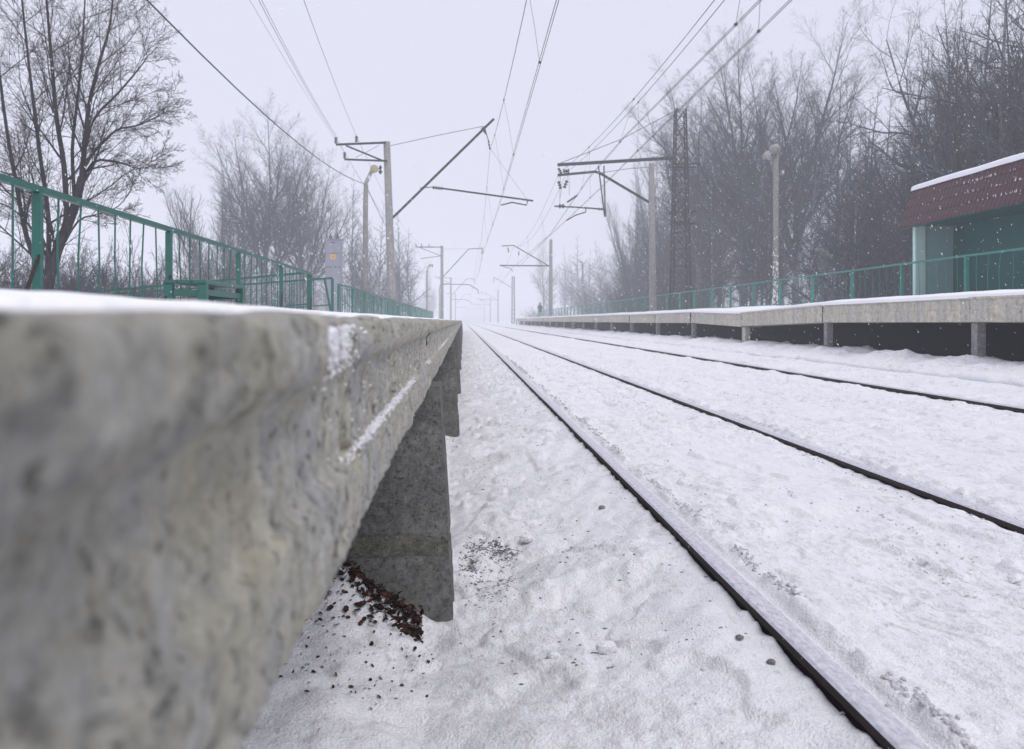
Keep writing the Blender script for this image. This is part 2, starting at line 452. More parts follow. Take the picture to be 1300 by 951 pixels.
def left_pillar(y, seed, detailed):
    # front face looks at the lens; outer edge leans out towards its foot
    def body(z0, z1, x0a, x1a, depth, name, mtl, ofs=0.0, nseg=30):
        nz_ = nseg if detailed else 4; nxs = nseg if detailed else 3
        vs = []; fs = []
        zs = np.linspace(z0, z1, nz_); xs = np.linspace(0, 1, nxs)
        def xo(z): return np.interp(z, [-.35, .69], [x0a, x1a])
        Zg, Ug = np.meshgrid(zs, xs, indexing='ij')
        if name == 'mortar_joint': Zg = Zg+(.020*fbm(Ug*5+3, Zg*0+(Zg > (z0+z1)/2)*7.0, seed+40)+.006*fbm(Ug*30, Zg*0+(Zg > (z0+z1)/2)*7.0, seed+41))
        xout = xo(Zg)
        Xg = -1.5+(xout+1.5)*Ug**.5 if not detailed else np.where(Ug < .1, -1.5+(xout-.75+1.5)*Ug/.1, (xout-.75)+.75*(Ug-.1)/.9)
        amp = 1.0 if detailed else 0
        Yg = y-ofs+amp*(.004*fbm(Xg*12, Zg*12, seed)+.0025*fbm(Xg*50, Zg*50, seed+2))
        edge = ss(.95, 1.0, Ug)
        Yg = Yg+edge*.006*amp
        Xg = Xg+edge*amp*(.003*fbm(Zg*30, Zg*0, seed+5)-.004*ss(.1, .4, fbm(Zg*18, Zg*0+2, seed+6)))
        Vv = np.stack([Xg-LX, Yg, Zg+.2], -1).reshape(-1, 3)
        i = np.arange(nz_-1)[:, None]*nxs+np.arange(nxs-1)[None, :]
        Fv = np.stack([i, i+1, i+nxs+1, i+nxs], -1).reshape(-1, 4).tolist()
        base = len(Vv)
        # outer side face
        last = [r*nxs+nxs-1 for r in range(nz_)]
        ex = []
        for r in range(nz_):
            p = Vv[last[r]]
            ex.append((p[0]+.002, y+depth, p[2]))
        Vl = Vv.tolist()+ex
        for r in range(nz_-1):
            Fv.append([last[r], base+r, base+r+1, last[r+1]])
        # back and top
        bl = len(Vl)
        Vl += [(-1.5-LX, y+depth, z0+.2), (-1.5-LX, y+depth, z1+.2)]
        Fv.append([base, bl, bl+1, base+nz_-1])
        Fv.append([(nz_-1)*nxs]+[(nz_-1)*nxs+j for j in range(1, nxs)]+[base+nz_-1, bl+1])
        return link_mesh(name, Vl, Fv, mtl, plat)
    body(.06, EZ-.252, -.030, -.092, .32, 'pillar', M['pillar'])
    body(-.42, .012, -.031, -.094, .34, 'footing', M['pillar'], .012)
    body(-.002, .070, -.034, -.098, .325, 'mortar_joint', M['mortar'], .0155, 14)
for k in range(0, 17):
    left_pillar(3.68+6*k, 100+k, k < 2)

# snow lying on the left platform
def zsnowL(x, y):
    e = LX-x
    lim = EZ+.003+.062*np.clip(e-.03, 0, 9)+.018*fbm(x*1.4, y*.9, 201)*ss(.1, .8, e)+.006*fbm(x*9, y*7, 203)*ss(.02, .1, e)
    edge = .016+.055*np.clip(fbm(y*3.6, x*0, 207)+.10, 0, 1)+.022*np.clip(fbm(y*17, x*9, 209), -.4, 1)
    t = ss(edge, edge+.02, e)
    return lim+.006*t-(1-t)*.03
xsn = -axis([(.1345, .22, .004, .006), (.22, .6, .01, .03), (.6, 3.3, .05, .15)])[::-1]
ysn = axis([(-4, 0, .5, .1), (0, 3, .008, .012), (3, 12, .02, .05), (12, 30, .08, .3), (30, 99.7, .5, 1.5)])
V, Fq = grid(xsn, ysn, zsnowL)
o = link_mesh('platform_snow', V, Fq, M['snow'], smooth=True)
tag(o, 'thin fresh snow blown over the top of the near left platform', 'snow', kind='stuff')
# snow clinging to the ledge and lip of the slab
rng = random.Random(4)
def blob(mb, p, sx, sy, sz, rg):
    rows = ((-.9, .35), (-.45, .9), (.2, .95), (.8, .5)); n = len(mb.v)
    for (h, r) in rows:
        for j in range(6):
            a = j*math.pi/3
            mb.v.append((p[0]+sx*r*math.cos(a)*rg.uniform(.7, 1.2), p[1]+sy*r*math.sin(a)*rg.uniform(.7, 1.2), p[2]+sz*h*rg.uniform(.8, 1.2)))
    for i in range(3):
        for j in range(6):
            a = n+i*6+j; b = n+i*6+(j+1) % 6; mb.f.append((a, b, b+6, a+6))
    mb.f.append(tuple(n+j for j in reversed(range(6)))); mb.f.append(tuple(n+18+j for j in range(6)))
mb = MB()
for i in range(6500):
    y = rng.choice([rng.uniform(.75, 3.5), rng.uniform(1.3, 2.6), rng.uniform(2, 9)])
    if fbm(y*2.2, 1.0, 301) < rng.uniform(-.12, .35): continue
    blob(mb, (-.129+rng.gauss(0, .003), y, EZ-.1525+rng.gauss(0, .0025)), rng.uniform(.0007, .0024), rng.uniform(.001, .0055), rng.uniform(.0006, .0018), rng)
for i in range(2200):
    y = rng.gauss(.90, .055)+rng.choice([0, 0, .13, .2]); h = abs(rng.gauss(0, .018))
    blob(mb, (-.131+rng.gauss(0, .003), y, EZ-.006-h), rng.uniform(.0008, .0024), rng.uniform(.0008, .003), rng.uniform(.0008, .0024), rng)
for i in range(700):
    y = rng.uniform(.8, 7)
    blob(mb, (-.138+rng.gauss(0, .003), y, EZ-.03-.21*rng.random()), rng.uniform(.0006, .0018), rng.uniform(.0006, .002), rng.uniform(.0006, .002), rng)
o = mb.build('ledge_snow', M['snow'], None, True)
tag(o, 'crumbs of snow caught on the ledge along the face of the near left platform', 'snow', kind='stuff')

# dead leaves at the foot of the first pillar
mb = MB(); lg = random.Random(9)
for i in range(900):
    if i < 520:
        x = -.55+.40*lg.random()**.7; y = 3.64-abs(lg.gauss(0, .12)); dz = abs(lg.gauss(0, .014))
    else:
        x = lg.uniform(-.62, -.10); y = 3.55-.85*lg.random()**1.0; dz = .0
        if lg.random() < .66: continue
    z = float(ground_z(x, y))+.004+dz
    L = lg.uniform(.007, .019)*(1.0 if i < 520 else .55); W = L*lg.uniform(.45, .7); a = lg.uniform(0, 6.28)
    q = Matrix.Rotation(a, 3, 'Z') @ Matrix.Rotation(lg.uniform(-.9, .9), 3, 'X') @ Matrix.Rotation(lg.uniform(-.7, .7), 3, 'Y')
    pts = [(-L, 0, 0), (-.4*L, -W, .25*W), (.5*L, -.8*W, .35*W), (L, 0, .1*W), (.5*L, .8*W, .4*W), (-.4*L, W, .2*W), (0, 0, -.12*W)]
    n = len(mb.v)
    for p in pts: mb.v.append(tuple(Vector((x, y, z))+q @ Vector(p)))
    for j in range(6): mb.f.append((n+j, n+(j+1) % 6, n+6))
o = mb.build('dead_leaves', M['leaf'])
tag(o, 'brown and black dead leaves lying in the snow at the foot of the near pillar', 'leaves', kind='stuff')
# dark gravel showing through the trodden hollow
mb = MB(); gg = random.Random(12)
for i in range(1500):
    if i < 1100: cl = ((.06, 4.62, .03, .08), (.15, 4.60, .025, .05), (.02, 4.4, .03, .06), (.11, 4.2, .06, .08), (.2, 4.5, .03, .05))[i % 5]; x = gg.gauss(cl[0], cl[2]); y = gg.gauss(cl[1], cl[3])
    elif i < 1260: x = gg.gauss(.12, .07); y = gg.gauss(4.0, .2)
    elif i < 1320: x = gg.gauss(-.10, .05); y = gg.gauss(9.2, .5)
    else: x = gg.uniform(.05, .9); y = 2.9+gg.random()**2*9
    if x < -.02 and y < 5: continue
    r = gg.uniform(.0012, .0036) if i < 1260 else gg.uniform(.0015, .0045)
    blob(mb, (x, y, float(ground_z(x, y))+r*.2), r*gg.uniform(1, 2.6), r*gg.uniform(.8, 1.6), r*.8, gg)
o = mb.build('gravel', M['stone'])
tag(o, 'dark gravel grit showing through the trodden snow beside the near pillar', 'gravel', kind='stuff')

# crumbs of broken snow thrown up beside the rails and along the furrows
mb = MB(); cg = random.Random(31)
for i in range(4200):
    y = 2.0+cg.random()**1.8*22
    k = cg.random()
    if k < .45: x = RAILS[0]+.105+abs(cg.gauss(0, .022)); ok_ = fbm(y*1.7, 3.1, 801) > -.12
    elif k < .55: x = RAILS[1]-.09-abs(cg.gauss(0, .03)); ok_ = fbm(y*1.7, 9.1, 803) > 0
    elif k < .80:
        fx, sd = cg.choice(((1.38, 61), (1.72, 63), (1.98, 65), (3.2, 67))); x = fx+cg.gauss(0, .022); ok_ = float(vn(np.array(y*.45), np.array(fx), sd)) > .02
    else: x = cg.uniform(.0, 4.9); ok_ = fbm(x*1.5, y*1.2, 805) > .15
    if not ok_: continue
    r = cg.uniform(.0015, .0065)*(1+.04*y)
    blob(mb, (x, y, float(ground_z(x, y))+r*.35), r*cg.uniform(.8, 1.5), r*cg.uniform(.9, 2.2), r*.8, cg)
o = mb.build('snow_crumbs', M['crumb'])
tag(o, 'greyish crumbs of broken snow scattered beside the rails and along the furrows', 'snow', kind='stuff')

# single stones / ice lumps
def stone(px, py, wpx, label, snowy=False):
    # drop the pixel on the ground
    Y = 2.3
    for _ in range(60):
        x = (px-CX)*Y/F; z = float(ground_z(x, Y)); Y = .7*Y+.3*(EZ-z)*F/(py-CY)
    r = wpx*Y/F/2
    sg = random.Random(int(px*7+py))
    mb = MB(); n = 10; rings = 6
    for i in range(rings+1):
        ph = math.pi*(i/rings); 
        for j in range(n):
            th = 2*math.pi*j/n
            k = sg.uniform(.78, 1.15)
            mb.v.append((r*math.sin(ph)*math.cos(th)*k, r*.8*math.sin(ph)*math.sin(th)*k, -r*.62*math.cos(ph)*k))
    for i in range(rings):
        for j in range(n):
            a = i*n+j; b = i*n+(j+1) % n; mb.f.append((a, b, b+n, a+n))
    o = mb.build('ice_lump' if snowy else 'stone', M['rough_snow'] if snowy else M['stone'])
    x = (px-CX)*Y/F; z = max(float(ground_z(x+a_*r*.7, Y+b_*r*.7)) for a_ in (-1, 0, 1) for b_ in (-1, 0, 1)); o.location = (x, Y, z+r*.2)
    tag(o, label, 'ice' if snowy else 'stone', 'loose lumps on the snow')
stone(939, 812, 11, 'small dark stone left of the near rail, just farther than the round one')
stone(979, 843, 13, 'dark round stone close to the near rail at the bottom of the picture')
stone(764, 500+146, 9, 'small grey stone just left of the near rail, farthest of the stones')
stone(770, 828, 30, 'broken slab of grey ice on the snow, largest lump left of the near rail', True)
stone(703, 835, 18, 'small upright chip of ice in the snow between the pillar and the grey ice slab', True)
stone(1290, 738, 22, 'grey lump of packed snow at the right edge between the rails', True)
stone(668, 690, 19, 'low crusted snow lump right of the trodden hollow by the pillar', True)

# ------------------------------------------------------------------ right platform
RX = 7.65
JR = [14.6+6*k for k in range(-2, 22)]
TOPZ = {-2: .36, -1: .36, 0: .356, 1: .34, 2: .205, 3: .30}
rr = random.Random(33)
def topR(k): return TOPZ.get(k, .288+.006*math.sin(k*2.3))
def zR(y):
    ks = np.arange(-2, 23); return np.interp(y, 14.6+6*ks, [EZ+topR(k) for k in ks])
platR = empty('concrete_platform', (RX, 2.6, .2))
tag(platR, 'far right platform with pale concrete beams above dark hollow bays', 'platform', 'railway platforms')
for k in range(-2, 21):
    y0 = 14.6+6*k+.015; y1 = y0+5.97
    za, zb = EZ+topR(k), EZ+topR(k+1)
    if k == 1: zb += .02
    jr = random.Random(k+50); dx = jr.uniform(-.02, .02)
    P = [(3.35, .06), (1.6, .03), (.02, 0), (-.03, -.004), (-.035, -.035), (-.005, -.045), (0, -.19), (-.012, -.20), (-.008, -.375), (.05, -.385), (.35, -.385), (3.35, -.2)]
    ny = 40 if k < 4 else 8
    vs = []; fs = []; n = len(P)
    for i in range(ny):
        t = i/(ny-1); y = y0+(y1-y0)*t; zt = za+(zb-za)*t
        for j, (a, b) in enumerate(P):
            w = .006*float(fbm(np.array(y*3.0), np.array(j*3.3+k), 401)) if 1 < j < 11 else 0
            vs.append((a+dx+w, y-2.6, zt+b-.2+w))
    for i in range(ny-1):
        for j in range(n):
            a = i*n+j; b = i*n+(j+1) % n; fs.append((a, a+n, b+n, b))
    fs.append(tuple(range(n))); fs.append(tuple((ny-1)*n+j for j in reversed(range(n))))
    eb = link_mesh('edge_beam', vs, fs, M['beam'], platR)
    mb = MB(); mb.box(-.016, .3, y0-.028-2.6, y0-.006-2.6, za-.37-.2, za-.05-.2, .003); mb.build('joint_gap', M['tar'], platR)
for k in range(-2, 22):
    y = 14.6+6*k; zt = EZ+topR(k)-.38
    mb = MB(); w = .085 if k != 2 else .16
    mb.box(.045, .19, y-2.6-w, y-2.6+w, -.3, zt-.2-.006, .012)
    mb.build('pillar', M['beam'] if k == 2 else M['pole'], platR)
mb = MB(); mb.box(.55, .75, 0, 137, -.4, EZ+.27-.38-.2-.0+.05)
mb.build('back_wall', M['tar'], platR)  # added black wall, stands for the shaded hollow of the bays
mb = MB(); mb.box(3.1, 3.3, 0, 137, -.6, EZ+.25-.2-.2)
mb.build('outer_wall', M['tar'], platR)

def zsnowR(x, y):
    e = x-(RX-.05)
    t = ss(0, .05, e)
    th = .035+.055*ss(0, .5, e)+.035*np.clip(e/3, 0, 1)+.03*fbm(x*1.2, y*.5, 501)*ss(.2, .8, e)
    th = th+.07*np.exp(-((y-28)/3.0)**2)*ss(.2, 1.2, e)
    return zR(y)-.02+(th+.03+.012*fbm(y*1.3, x*0, 503))*t
xs_ = axis([(RX-.045, RX+.1, .008, .02), (RX+.1, 11.05, .1, .3)])
ys_ = axis([(2.6, 35, .12, .15), (35, 140, .5, 1.5)])
V, Fq = grid(xs_, ys_, zsnowR)
o = link_mesh('platform_snow', V, Fq, M['snow'], smooth=True)
tag(o, 'smooth white snow lying on top of the right platform', 'snow', kind='stuff')

# ------------------------------------------------------------------ fences
def fence(name, label, X, ys, ztop, zbot, nbal, post_w, bal_r, mtl, capfrom=0, group='green platform fences', braces=(), jitter=.0, seed=1):
    root = empty(name, (X, ys[0], zbot(ys[0]))); tag(root, label, 'fence', group)
    o0 = Vector(root.location)
    fr = random.Random(seed)
    def L(p): return Vector(p)-o0
    mb = MB()
    for a, b in zip(ys[:-1], ys[1:]):
        mb.bar(L((X, a-.002, ztop(a)-.022)), L((X, b+.002, ztop(b)-.022)), .05, .045)
    mb.build('top_rail', mtl, root)
    mb = MB()
    for a, b in zip(ys[:-1], ys[1:]):
        mb.bar(L((X, a, ztop(a)-.85)), L((X, b, ztop(b)-.85)), .03, .03)
    mb.build('bottom_rail', mtl, root)
    for i, y in enumerate(ys):
        mb = MB(); w = post_w/2
        mb.box(-w, w, y-w-o0.y, y+w-o0.y, -.12, ztop(y)-.047-o0.z, .006)
        mb.build('post', mtl, root)
    cnt = 0; rest = MB()
    for a, b in zip(ys[:-1], ys[1:]):
        for i in range(1, nbal+1):
            y = a+(b-a)*i/(nbal+1); j = fr.gauss(0, jitter)
            p0 = L((X+fr.gauss(0, jitter*.3), y, ztop(y)-.045)); p1 = L((X, y+j, ztop(y)-.86))
            m_ = (p0+p1)/2+Vector((fr.gauss(0, jitter*.4), fr.gauss(0, jitter*.5), 0))
            if cnt < 100:
                MB().tube([p0, m_, p1], bal_r, 6, False).build('baluster', mtl, root)
            else: rest.tube([p0, m_, p1], bal_r, 4, False)
            cnt += 1
    if rest.v:
        tag(rest.build('baluster', mtl, root), kind='stuff')
    for y in braces:
        MB().bar(L((X+.02, y-.02, zbot(y)+.36)), L((X+.06, y-.42, zbot(y)-.05)), .02, .02).build('brace', M['rust'], root)
    return root
zbL = lambda y: EZ+.10
ztL = lambda y: EZ+.925+.03*math.sin(y*.13)
fy = [3.78+3.05*k for k in range(6)]
fence('platform_fence', 'dark green metal fence from the left edge of the photo to the stair gap', -3.0, fy, ztL, zbL, 7, .062, .0085, M['green'], braces=(6.83, 9.88, 15.98, 19.03), jitter=.02, seed=3)
fy = [23.3+3.05*k for k in range(25)]
fence('platform_fence', 'long green fence on the left platform running away beyond the stair gap', -3.0, fy, lambda y: EZ+.89+.02*math.sin(y*.5)+.01*math.sin(y*1.7), zbL, 7, .055, .011, M['green2'], jitter=.015, seed=5)
fy = [8.4+3.0*k for k in range(44)]
fence('platform_fence', 'thin pale green fence along the back of the right platform', 10.6, fy, lambda y: EZ+1.385, lambda y: float(zR(y))+.03, 6, .075, .0065, M['green3'], jitter=.03, seed=7)
# snow strip on the left far rail
# stair gap: ramp with railings
def ramp_rail(label, a, b, nb, extra=None):
    root = empty('ramp_railing', (a.x, a.y, EZ+.05)); tag(root, label, 'railing', 'ramp railings at the stair gap')
    o0 = Vector(root.location)
    MB().bar(a-o0, b-o0, .05, .045).build('top_rail', M['green'], root)
    d = Vector((0, 0, -.62))
    MB().bar(a+d-o0, b+d-o0, .03, .03).build('bottom_rail', M['green'], root)
    for i in range(nb+1):
        t = i/nb; p = a.lerp(b, t)-o0
        if i % 5 == 0: MB().bar(p+Vector((0, 0, -.02)), p+Vector((0, 0, -1.0)), .06).build('post', M['green'], root)
        else: MB().tube([p+Vector((0, 0, -.02)), p+d], .009, 5, False).build('baluster', M['green'], root)
    if extra:
        MB().bar(Vector(extra[0])-o0, Vector(extra[1])-o0, .05, .05).build('brace', M['green'], root)
ramp_rail('nearer green ramp railing going down left from the near fence end post', at(392, 346, 19.1), at(60, 376, 19.1), 15)
ramp_rail('farther green ramp railing with a leaning brace post, beyond the gap in the left fence', at(422, 353, 22.5), at(60, 380, 22.5), 15, (at(412, 354, 22.5), at(420, 396, 22.5)))
mb = MB()
mb.hexa([(-3.26, 19.3, -.3), (-9.5, 19.3, -.9), (-9.5, 22.2, -.9), (-3.26, 22.2, -.3), (-3.26, 19.3, EZ+.05), (-9.5, 19.3, EZ-.75), (-9.5, 22.2, EZ-.75), (-3.26, 22.2, EZ+.05)])
o = mb.build('access_ramp', M['rough_snow']); tag(o, 'snow covered ramp sloping down to the left behind the near fence', 'ramp')

# bench on the left platform
bn = empty('bench', (-2.8, 10.3, EZ+.05)); tag(bn, 'low dark green plank bench against the fence on the left platform', 'bench')
o0 = Vector(bn.location)
bx0, bx1, by0, by1, bz = -2.98, -2.56, 9.62, 11.35, EZ+.405
for i in range(3):
    mb = MB(); a = bx0+i*.143; mb.box(a-o0.x, a+.134-o0.x, by0-o0.y, by1-o0.y, bz-.035-o0.z, bz-o0.z, .005)
    mb.build('seat_plank', M['green'], bn)
for x in (bx0+.04, bx1-.04):
    for y in (by0+.06, by1-.06):
        MB().box(x-.045-o0.x, x+.045-o0.x, y-.045-o0.y, y+.045-o0.y, -.12, bz-.037-o0.z, .004).build('leg', M['green'], bn)
mb = MB()
for y in (by0+.06, by1-.06): mb.bar(Vector((bx0+.085, y, bz-.13))-o0, Vector((bx1-.085, y, bz-.13))-o0, .04, .06)
for x in (bx0+.04, bx1-.04): mb.bar(Vector((x, by0+.105, bz-.12))-o0, Vector((x, by1-.105, bz-.12))-o0, .035, .06)
mb.build('frame', M['green'], bn)

# ------------------------------------------------------------------ masts and catenary
def hang_insul(mb, p, dx=.0, L=.45, r=.075): mb.insulator(p, Vector(p)+Vector((dx, 0, -L)), r, 3)

def left_mast(Y, xs, label, leanpx=6, detail=True, ref=None):
    """concrete mast; everything is given at Y=44 in picture points, then moved to its place"""
    Y0 = 44.0
    def q(px, py): return at(px, py, Y0)
    root = empty('catenary_mast', (q(497, 0).x, Y0, -.2)); tag(root, label, 'catenary mast', 'catenary masts')
    o0 = Vector(root.location)
    def l(px, py, dy=0): p = q(px, py)-o0; p.y += dy; return p
    MB().tube([l(498.5, 430), l(497.5, 380), l(491, 180)], [.21, .20, .155], 14).build('pole', M['pole'], root, True)
    mb = MB(); mb.bar(l(427, 184.5, -.17), l(490, 182, -.17), .07, .09); mb.bar(l(440, 186, -.20), l(489, 206, -.20), .05, .07); mb.bar(l(438, 203.5, -.24), l(492, 205.5, -.24), .06, .08)
    mb.bar(l(452, 201.5, -.26), l(482, 186, -.26), .015)
    mb.build('crossarm', M['steel'], root)
    for (x, y) in ((427, 183), (453, 181.5), (438, 202)):
        mb = MB(); mb.insulator(l(x, y-8, -.17), l(x, y, -.17), .085, 3); mb.build('insulator', M['porcelain'], root, True)
    mb = MB(); mb.tube([l(496, 279), l(627, 151)], .055, 8); mb.build('cantilever', M['steel'], root)
    mb = MB(); mb.tube([l(496, 185), l(555, 172), l(615, 160)], .014, 5); mb.build('tie_rod', M['wire'], root)
    ra = MB(); ra.tube([l(533, 238.5), l(550, 237.5)], .02, 6); ra.tube([l(560, 239), l(677, 255)], .04, 8)
    ro = ra.build('registration_arm', M['steel'], root)
    mb = MB(); mb.insulator(l(549, 238), l(562, 239.5), .085, 4); mb.build('insulator', M['porcelain'], ro, True)
    mb = MB(); mb.tube([l(670, 254), l(668.5, 260.5), l(650, 257), l(636, 260.5)], .03, 6); mb.build('steady_arm', M['steel'], ro)
    mb = MB(); mb.tube([l(613, 162), l(618, 172)], [.11, .02], 6); mb.tube([l(618, 172), l(620, 178)], .02, 5); mb.insulator(l(620, 178), l(622, 190), .05, 3); mb.tube([l(622, 188), l(645, 220), l(670, 254)], .008, 4)
    mb.build('suspension_insulator', M['porcelain'], root)
    return root
lm = left_mast(44, 0, 'nearest left concrete mast with three power line insulators and a long slanted cantilever')
def left_mast_far(Y, label):
    root = empty('catenary_mast', (-2.3, Y, 0)); tag(root, label, 'catenary mast', 'catenary masts')
    MB().tube([(0, 0, -.4), (0, 0, EZ+8.1)], [.2, .15], 10).build('pole', M['pole'], root, True)
    z = EZ
    mb = MB(); mb.bar((-2.8, -.16, z+7.95), (0, -.16, z+7.95), .08, .1); mb.bar((-2.4, -.18, z+7.9), (-.1, -.18, z+7.0), .06); mb.bar((-2.3, -.2, z+6.7), (-.1, -.2, z+7.0), .06)
    mb.build('crossarm', M['steel'], root)
    for x in (-2.8, -2.2, -1.4): MB().insulator((x, -.16, z+7.98), (x, -.16, z+8.3), .07, 2).build('insulator', M['porcelain'], root)
    MB().tube([(.1, 0, z+4.7), (2.9, 0, z+7.75), (4.4, 0, z+7.85)], .05, 6).build('cantilever', M['steel'], root)
    MB().tube([(0, 0, z+7.75), (2.9, 0, z+7.78)], .015, 4).build('tie_rod', M['wire'], root)
    mb = MB(); mb.tube([(.1, 0, z+3.95), (2.9, 0, z+3.9), (3.9, 0, z+3.35), (3.95, 0, z+2.9)], .04, 6); mb.build('registration_arm', M['steel'], root)
    mb = MB(); mb.insulator((4.35, 0, z+7.8), (4.35, 0, z+7.2), .08, 3); mb.build('suspension_insulator', M['porcelain'], root)
    return root
t = left_mast_far(105, 'second left catenary mast, past the end of the left platform fence, grey in the haze')
for Y, lb in ((181, 'third left catenary mast, faded in the haze behind the second'), (285, 'farthest left catenary mast, barely visible in the snow haze')):
    c = copy_tree(t); c.location.y = Y; c['label'] = lb

def lattice(root, w0, w1, z0, z1, panels, r, mtl, part='bracing'):
    def c(i, z):
        t = (z-z0)/(z1-z0); w = (w0+(w1-w0)*t)/2
        return Vector((w*(-1 if i in (0, 3) else 1), w*(-1 if i < 2 else 1), z))
    for i in range(4): MB().bar(c(i, z0), c(i, z1), r*2.2, r*2.2).build('leg', mtl, root)
    mb = MB()
    zs = [z0]; 
    for k in range(panels):
        t = (k+1)/panels; zs.append(z0+(z1-z0)*(t*1.12-.12*t*t))
    zs[-1] = z1
    for k in range(panels):
        for i in range(4):
            j = (i+1) % 4
            if k % 2 == 0: mb.bar(c(i, zs[k]), c(j, zs[k+1]), r*1.2)
            mb.bar(c(j, zs[k]), c(i, zs[k+1]), r*1.2)
            if k % 2: mb.bar(c(i, zs[k]), c(j, zs[k+1]), r*1.2)
            mb.bar(c(i, zs[k+1]-.02), c(j, zs[k+1]-.02), r*1.2)
    mb.build(part, mtl, root)
# tall lattice mast, Y=50
YM = 50.0
lt = empty('lattice_mast', (at(867, 0, YM).x, YM+.6, 0)); tag(lt, 'tall dark steel lattice mast behind the right platform', 'lattice mast')
lattice(lt, .98, .50, .1, EZ+271*YM/F, 14, .027, M['steel'])
o0 = Vector(lt.location)
def lq(px, py, dy=0): p = at(px, py, YM)-o0; p.y = dy-.6; return p
mb = MB()
for (x0, x1, y) in ((852, 890, 208), (853, 885, 268), (855, 884, 282)):
    mb = MB(); mb.bar(lq(x0, y, .1), lq(x1, y, .1), .08, .06); mb.bar(lq(x0, y, 1.05), lq(x1, y, 1.05), .08, .06); mb.bar(lq(x0+.6, y, .13), lq(x0+.6, y, 1.02), .05); mb.bar(lq(x1-.6, y, .13), lq(x1-.6, y, 1.02), .05); mb.build('crossarm', M['steel'], lt)
for (x, y) in ((856, 205), (851, 205)): MB().insulator(lq(x, y, .1), lq(x, y-7, .1), .07, 2).build('insulator', M['porcelain'], lt, True)
MB().bar(lq(708, 209, .1), lq(858, 200, .1), .10, .16).build('beam', M['steel'], lt)
MB().tube([lq(711, 207, .1), lq(790, 176, .1), lq(860, 139, .1)], .018, 5).build('tie_rod', M['wire'], lt)
mb = MB(); mb.bar(lq(760, 210, .1), lq(768, 275, .1), .06); mb.bar(lq(767, 210, .1), lq(769, 275, .1), .06); mb.build('hanger_frame', M['steel'], lt)
ra = MB().tube([lq(704, 261.5, .1), lq(735, 263, .1), lq(768, 265.5, .1)], .04, 8).build('registration_arm', M['steel'], lt)
MB().tube([lq(744, 264, .1), lq(744, 269, .1), lq(731, 273, .1), lq(719, 280, .1)], .03, 6).build('steady_arm', M['steel'], ra)
mb = MB(); mb.insulator(lq(709, 261.5, .1), lq(717, 261.5, .1), .13, 2); mb.insulator(lq(759, 265, .1), lq(766, 265.5, .1), .08, 2); mb.build('insulator', M['porcelain'], ra, True)
mb = MB(); mb.insulator(lq(709, 213, .1), lq(713, 220, .1), .09, 3); mb.insulator(lq(715, 217, .1), lq(723, 217, .1), .14, 3); mb.tube([lq(712, 220, .1), lq(711, 240, .1), lq(711, 262, .1)], .012, 4); mb.tube([lq(721, 210, .1), lq(723, 232, .1), lq(723, 248, .1)], .012, 4); mb.build('suspension_insulator', M['porcelain'], lt)

def right_mast(label):
    root = empty('catenary_mast', (at(828, 0, YM).x, YM, .9)); tag(root, label, 'catenary mast', 'catenary masts')
    o0 = Vector(root.location)
    def l(px, py, dy=0): p = at(px, py, YM)-o0; p.y = dy; return p
    MB().tube([l(829, 395), l(827, 208)], [.19, .15], 14).build('pole', M['pole'], root, True)
    mb = MB(); mb.bar(l(708, 222.5), l(756, 218), .09, .12); mb.bar(l(755, 218), l(762, 220), .09, .12); mb.bar(l(761, 219.5), l(826, 258), .09, .12); mb.build('cantilever', M['steel'], root)
    MB().tube([l(762, 219.5), l(800, 214), l(827, 212)], .016, 5).build('tie_rod', M['wire'], root)
    mb = MB(); mb.insulator(l(709, 230), l(712, 240), .10, 3); mb.insulator(l(720, 229), l(716, 239), .10, 3); mb.tube([l(710, 223), l(709, 231)], .012, 4); mb.tube([l(720, 222), l(720, 230)], .012, 4)
    mb.tube([l(713, 240), l(711, 252)], .012, 4); mb.tube([l(733, 248), l(720, 257)], .05, 5)
    mb.build('suspension_insulator', M['porcelain'], root)
    return root
right_mast('nearest right concrete mast beside the lattice mast, with a bent cantilever')
def right_mast_far(Y, X, label):
    root = empty('catenary_mast', (X, Y, 0)); tag(root, label, 'catenary mast', 'catenary masts')
    z = EZ
    MB().tube([(0, 0, -.3), (0, 0, z+8.1)], [.2, .16], 10).build('pole', M['pole'], root, True)
    MB().tube([(-.1, 0, z+5.4), (-3.7, 0, z+7.5), (-4.9, 0, z+7.45)], .05, 6).build('cantilever', M['steel'], root)
    mb = MB(); mb.bar((0, 0, z+5.45), (-5.1, 0, z+5.5), .08, .12); mb.tube([(-4.8, 0, z+5.4), (-4.0, 0, z+5.2), (-3.8, 0, z+4.9)], .03, 5); mb.build('registration_arm', M['steel'], root)
    mb = MB(); mb.insulator((-4.3, 0, z+7.3), (-4.2, 0, z+6.8), .08, 3); mb.insulator((-3.2, 0, z+6.9), (-3.2, 0, z+6.5), .08, 3); mb.build('suspension_insulator', M['porcelain'], root)
    return root
t = right_mast_far(96.7, 8.75, 'second right catenary mast, standing by the person on the right platform')
for Y, X, lb in ((255, 9.2, 'fourth right catenary mast, a faint pole beyond the small lattice mast'), (332, 9.3, 'fifth right catenary mast, almost lost in the haze'), (433, 9.5, 'farthest right catenary mast, a ghost in the snow haze')):
    c = copy_tree(t); c.location = (X, Y, 0); c['label'] = lb
sl = empty('lattice_mast', (9.2, 178, 0)); tag(sl, 'small far lattice mast near the end of the right platform, grey in the haze', 'lattice mast')
lattice(sl, .55, .42, 0, EZ+8.1, 12, .04, M['steel'])
MB().tube([(-.2, 0, EZ+6), (-3.4, 0, EZ+7.9), (-3.5, 0, EZ+7.9), (-3.6, 0, EZ+6.9)], .05, 5).build('cantilever', M['steel'], sl)

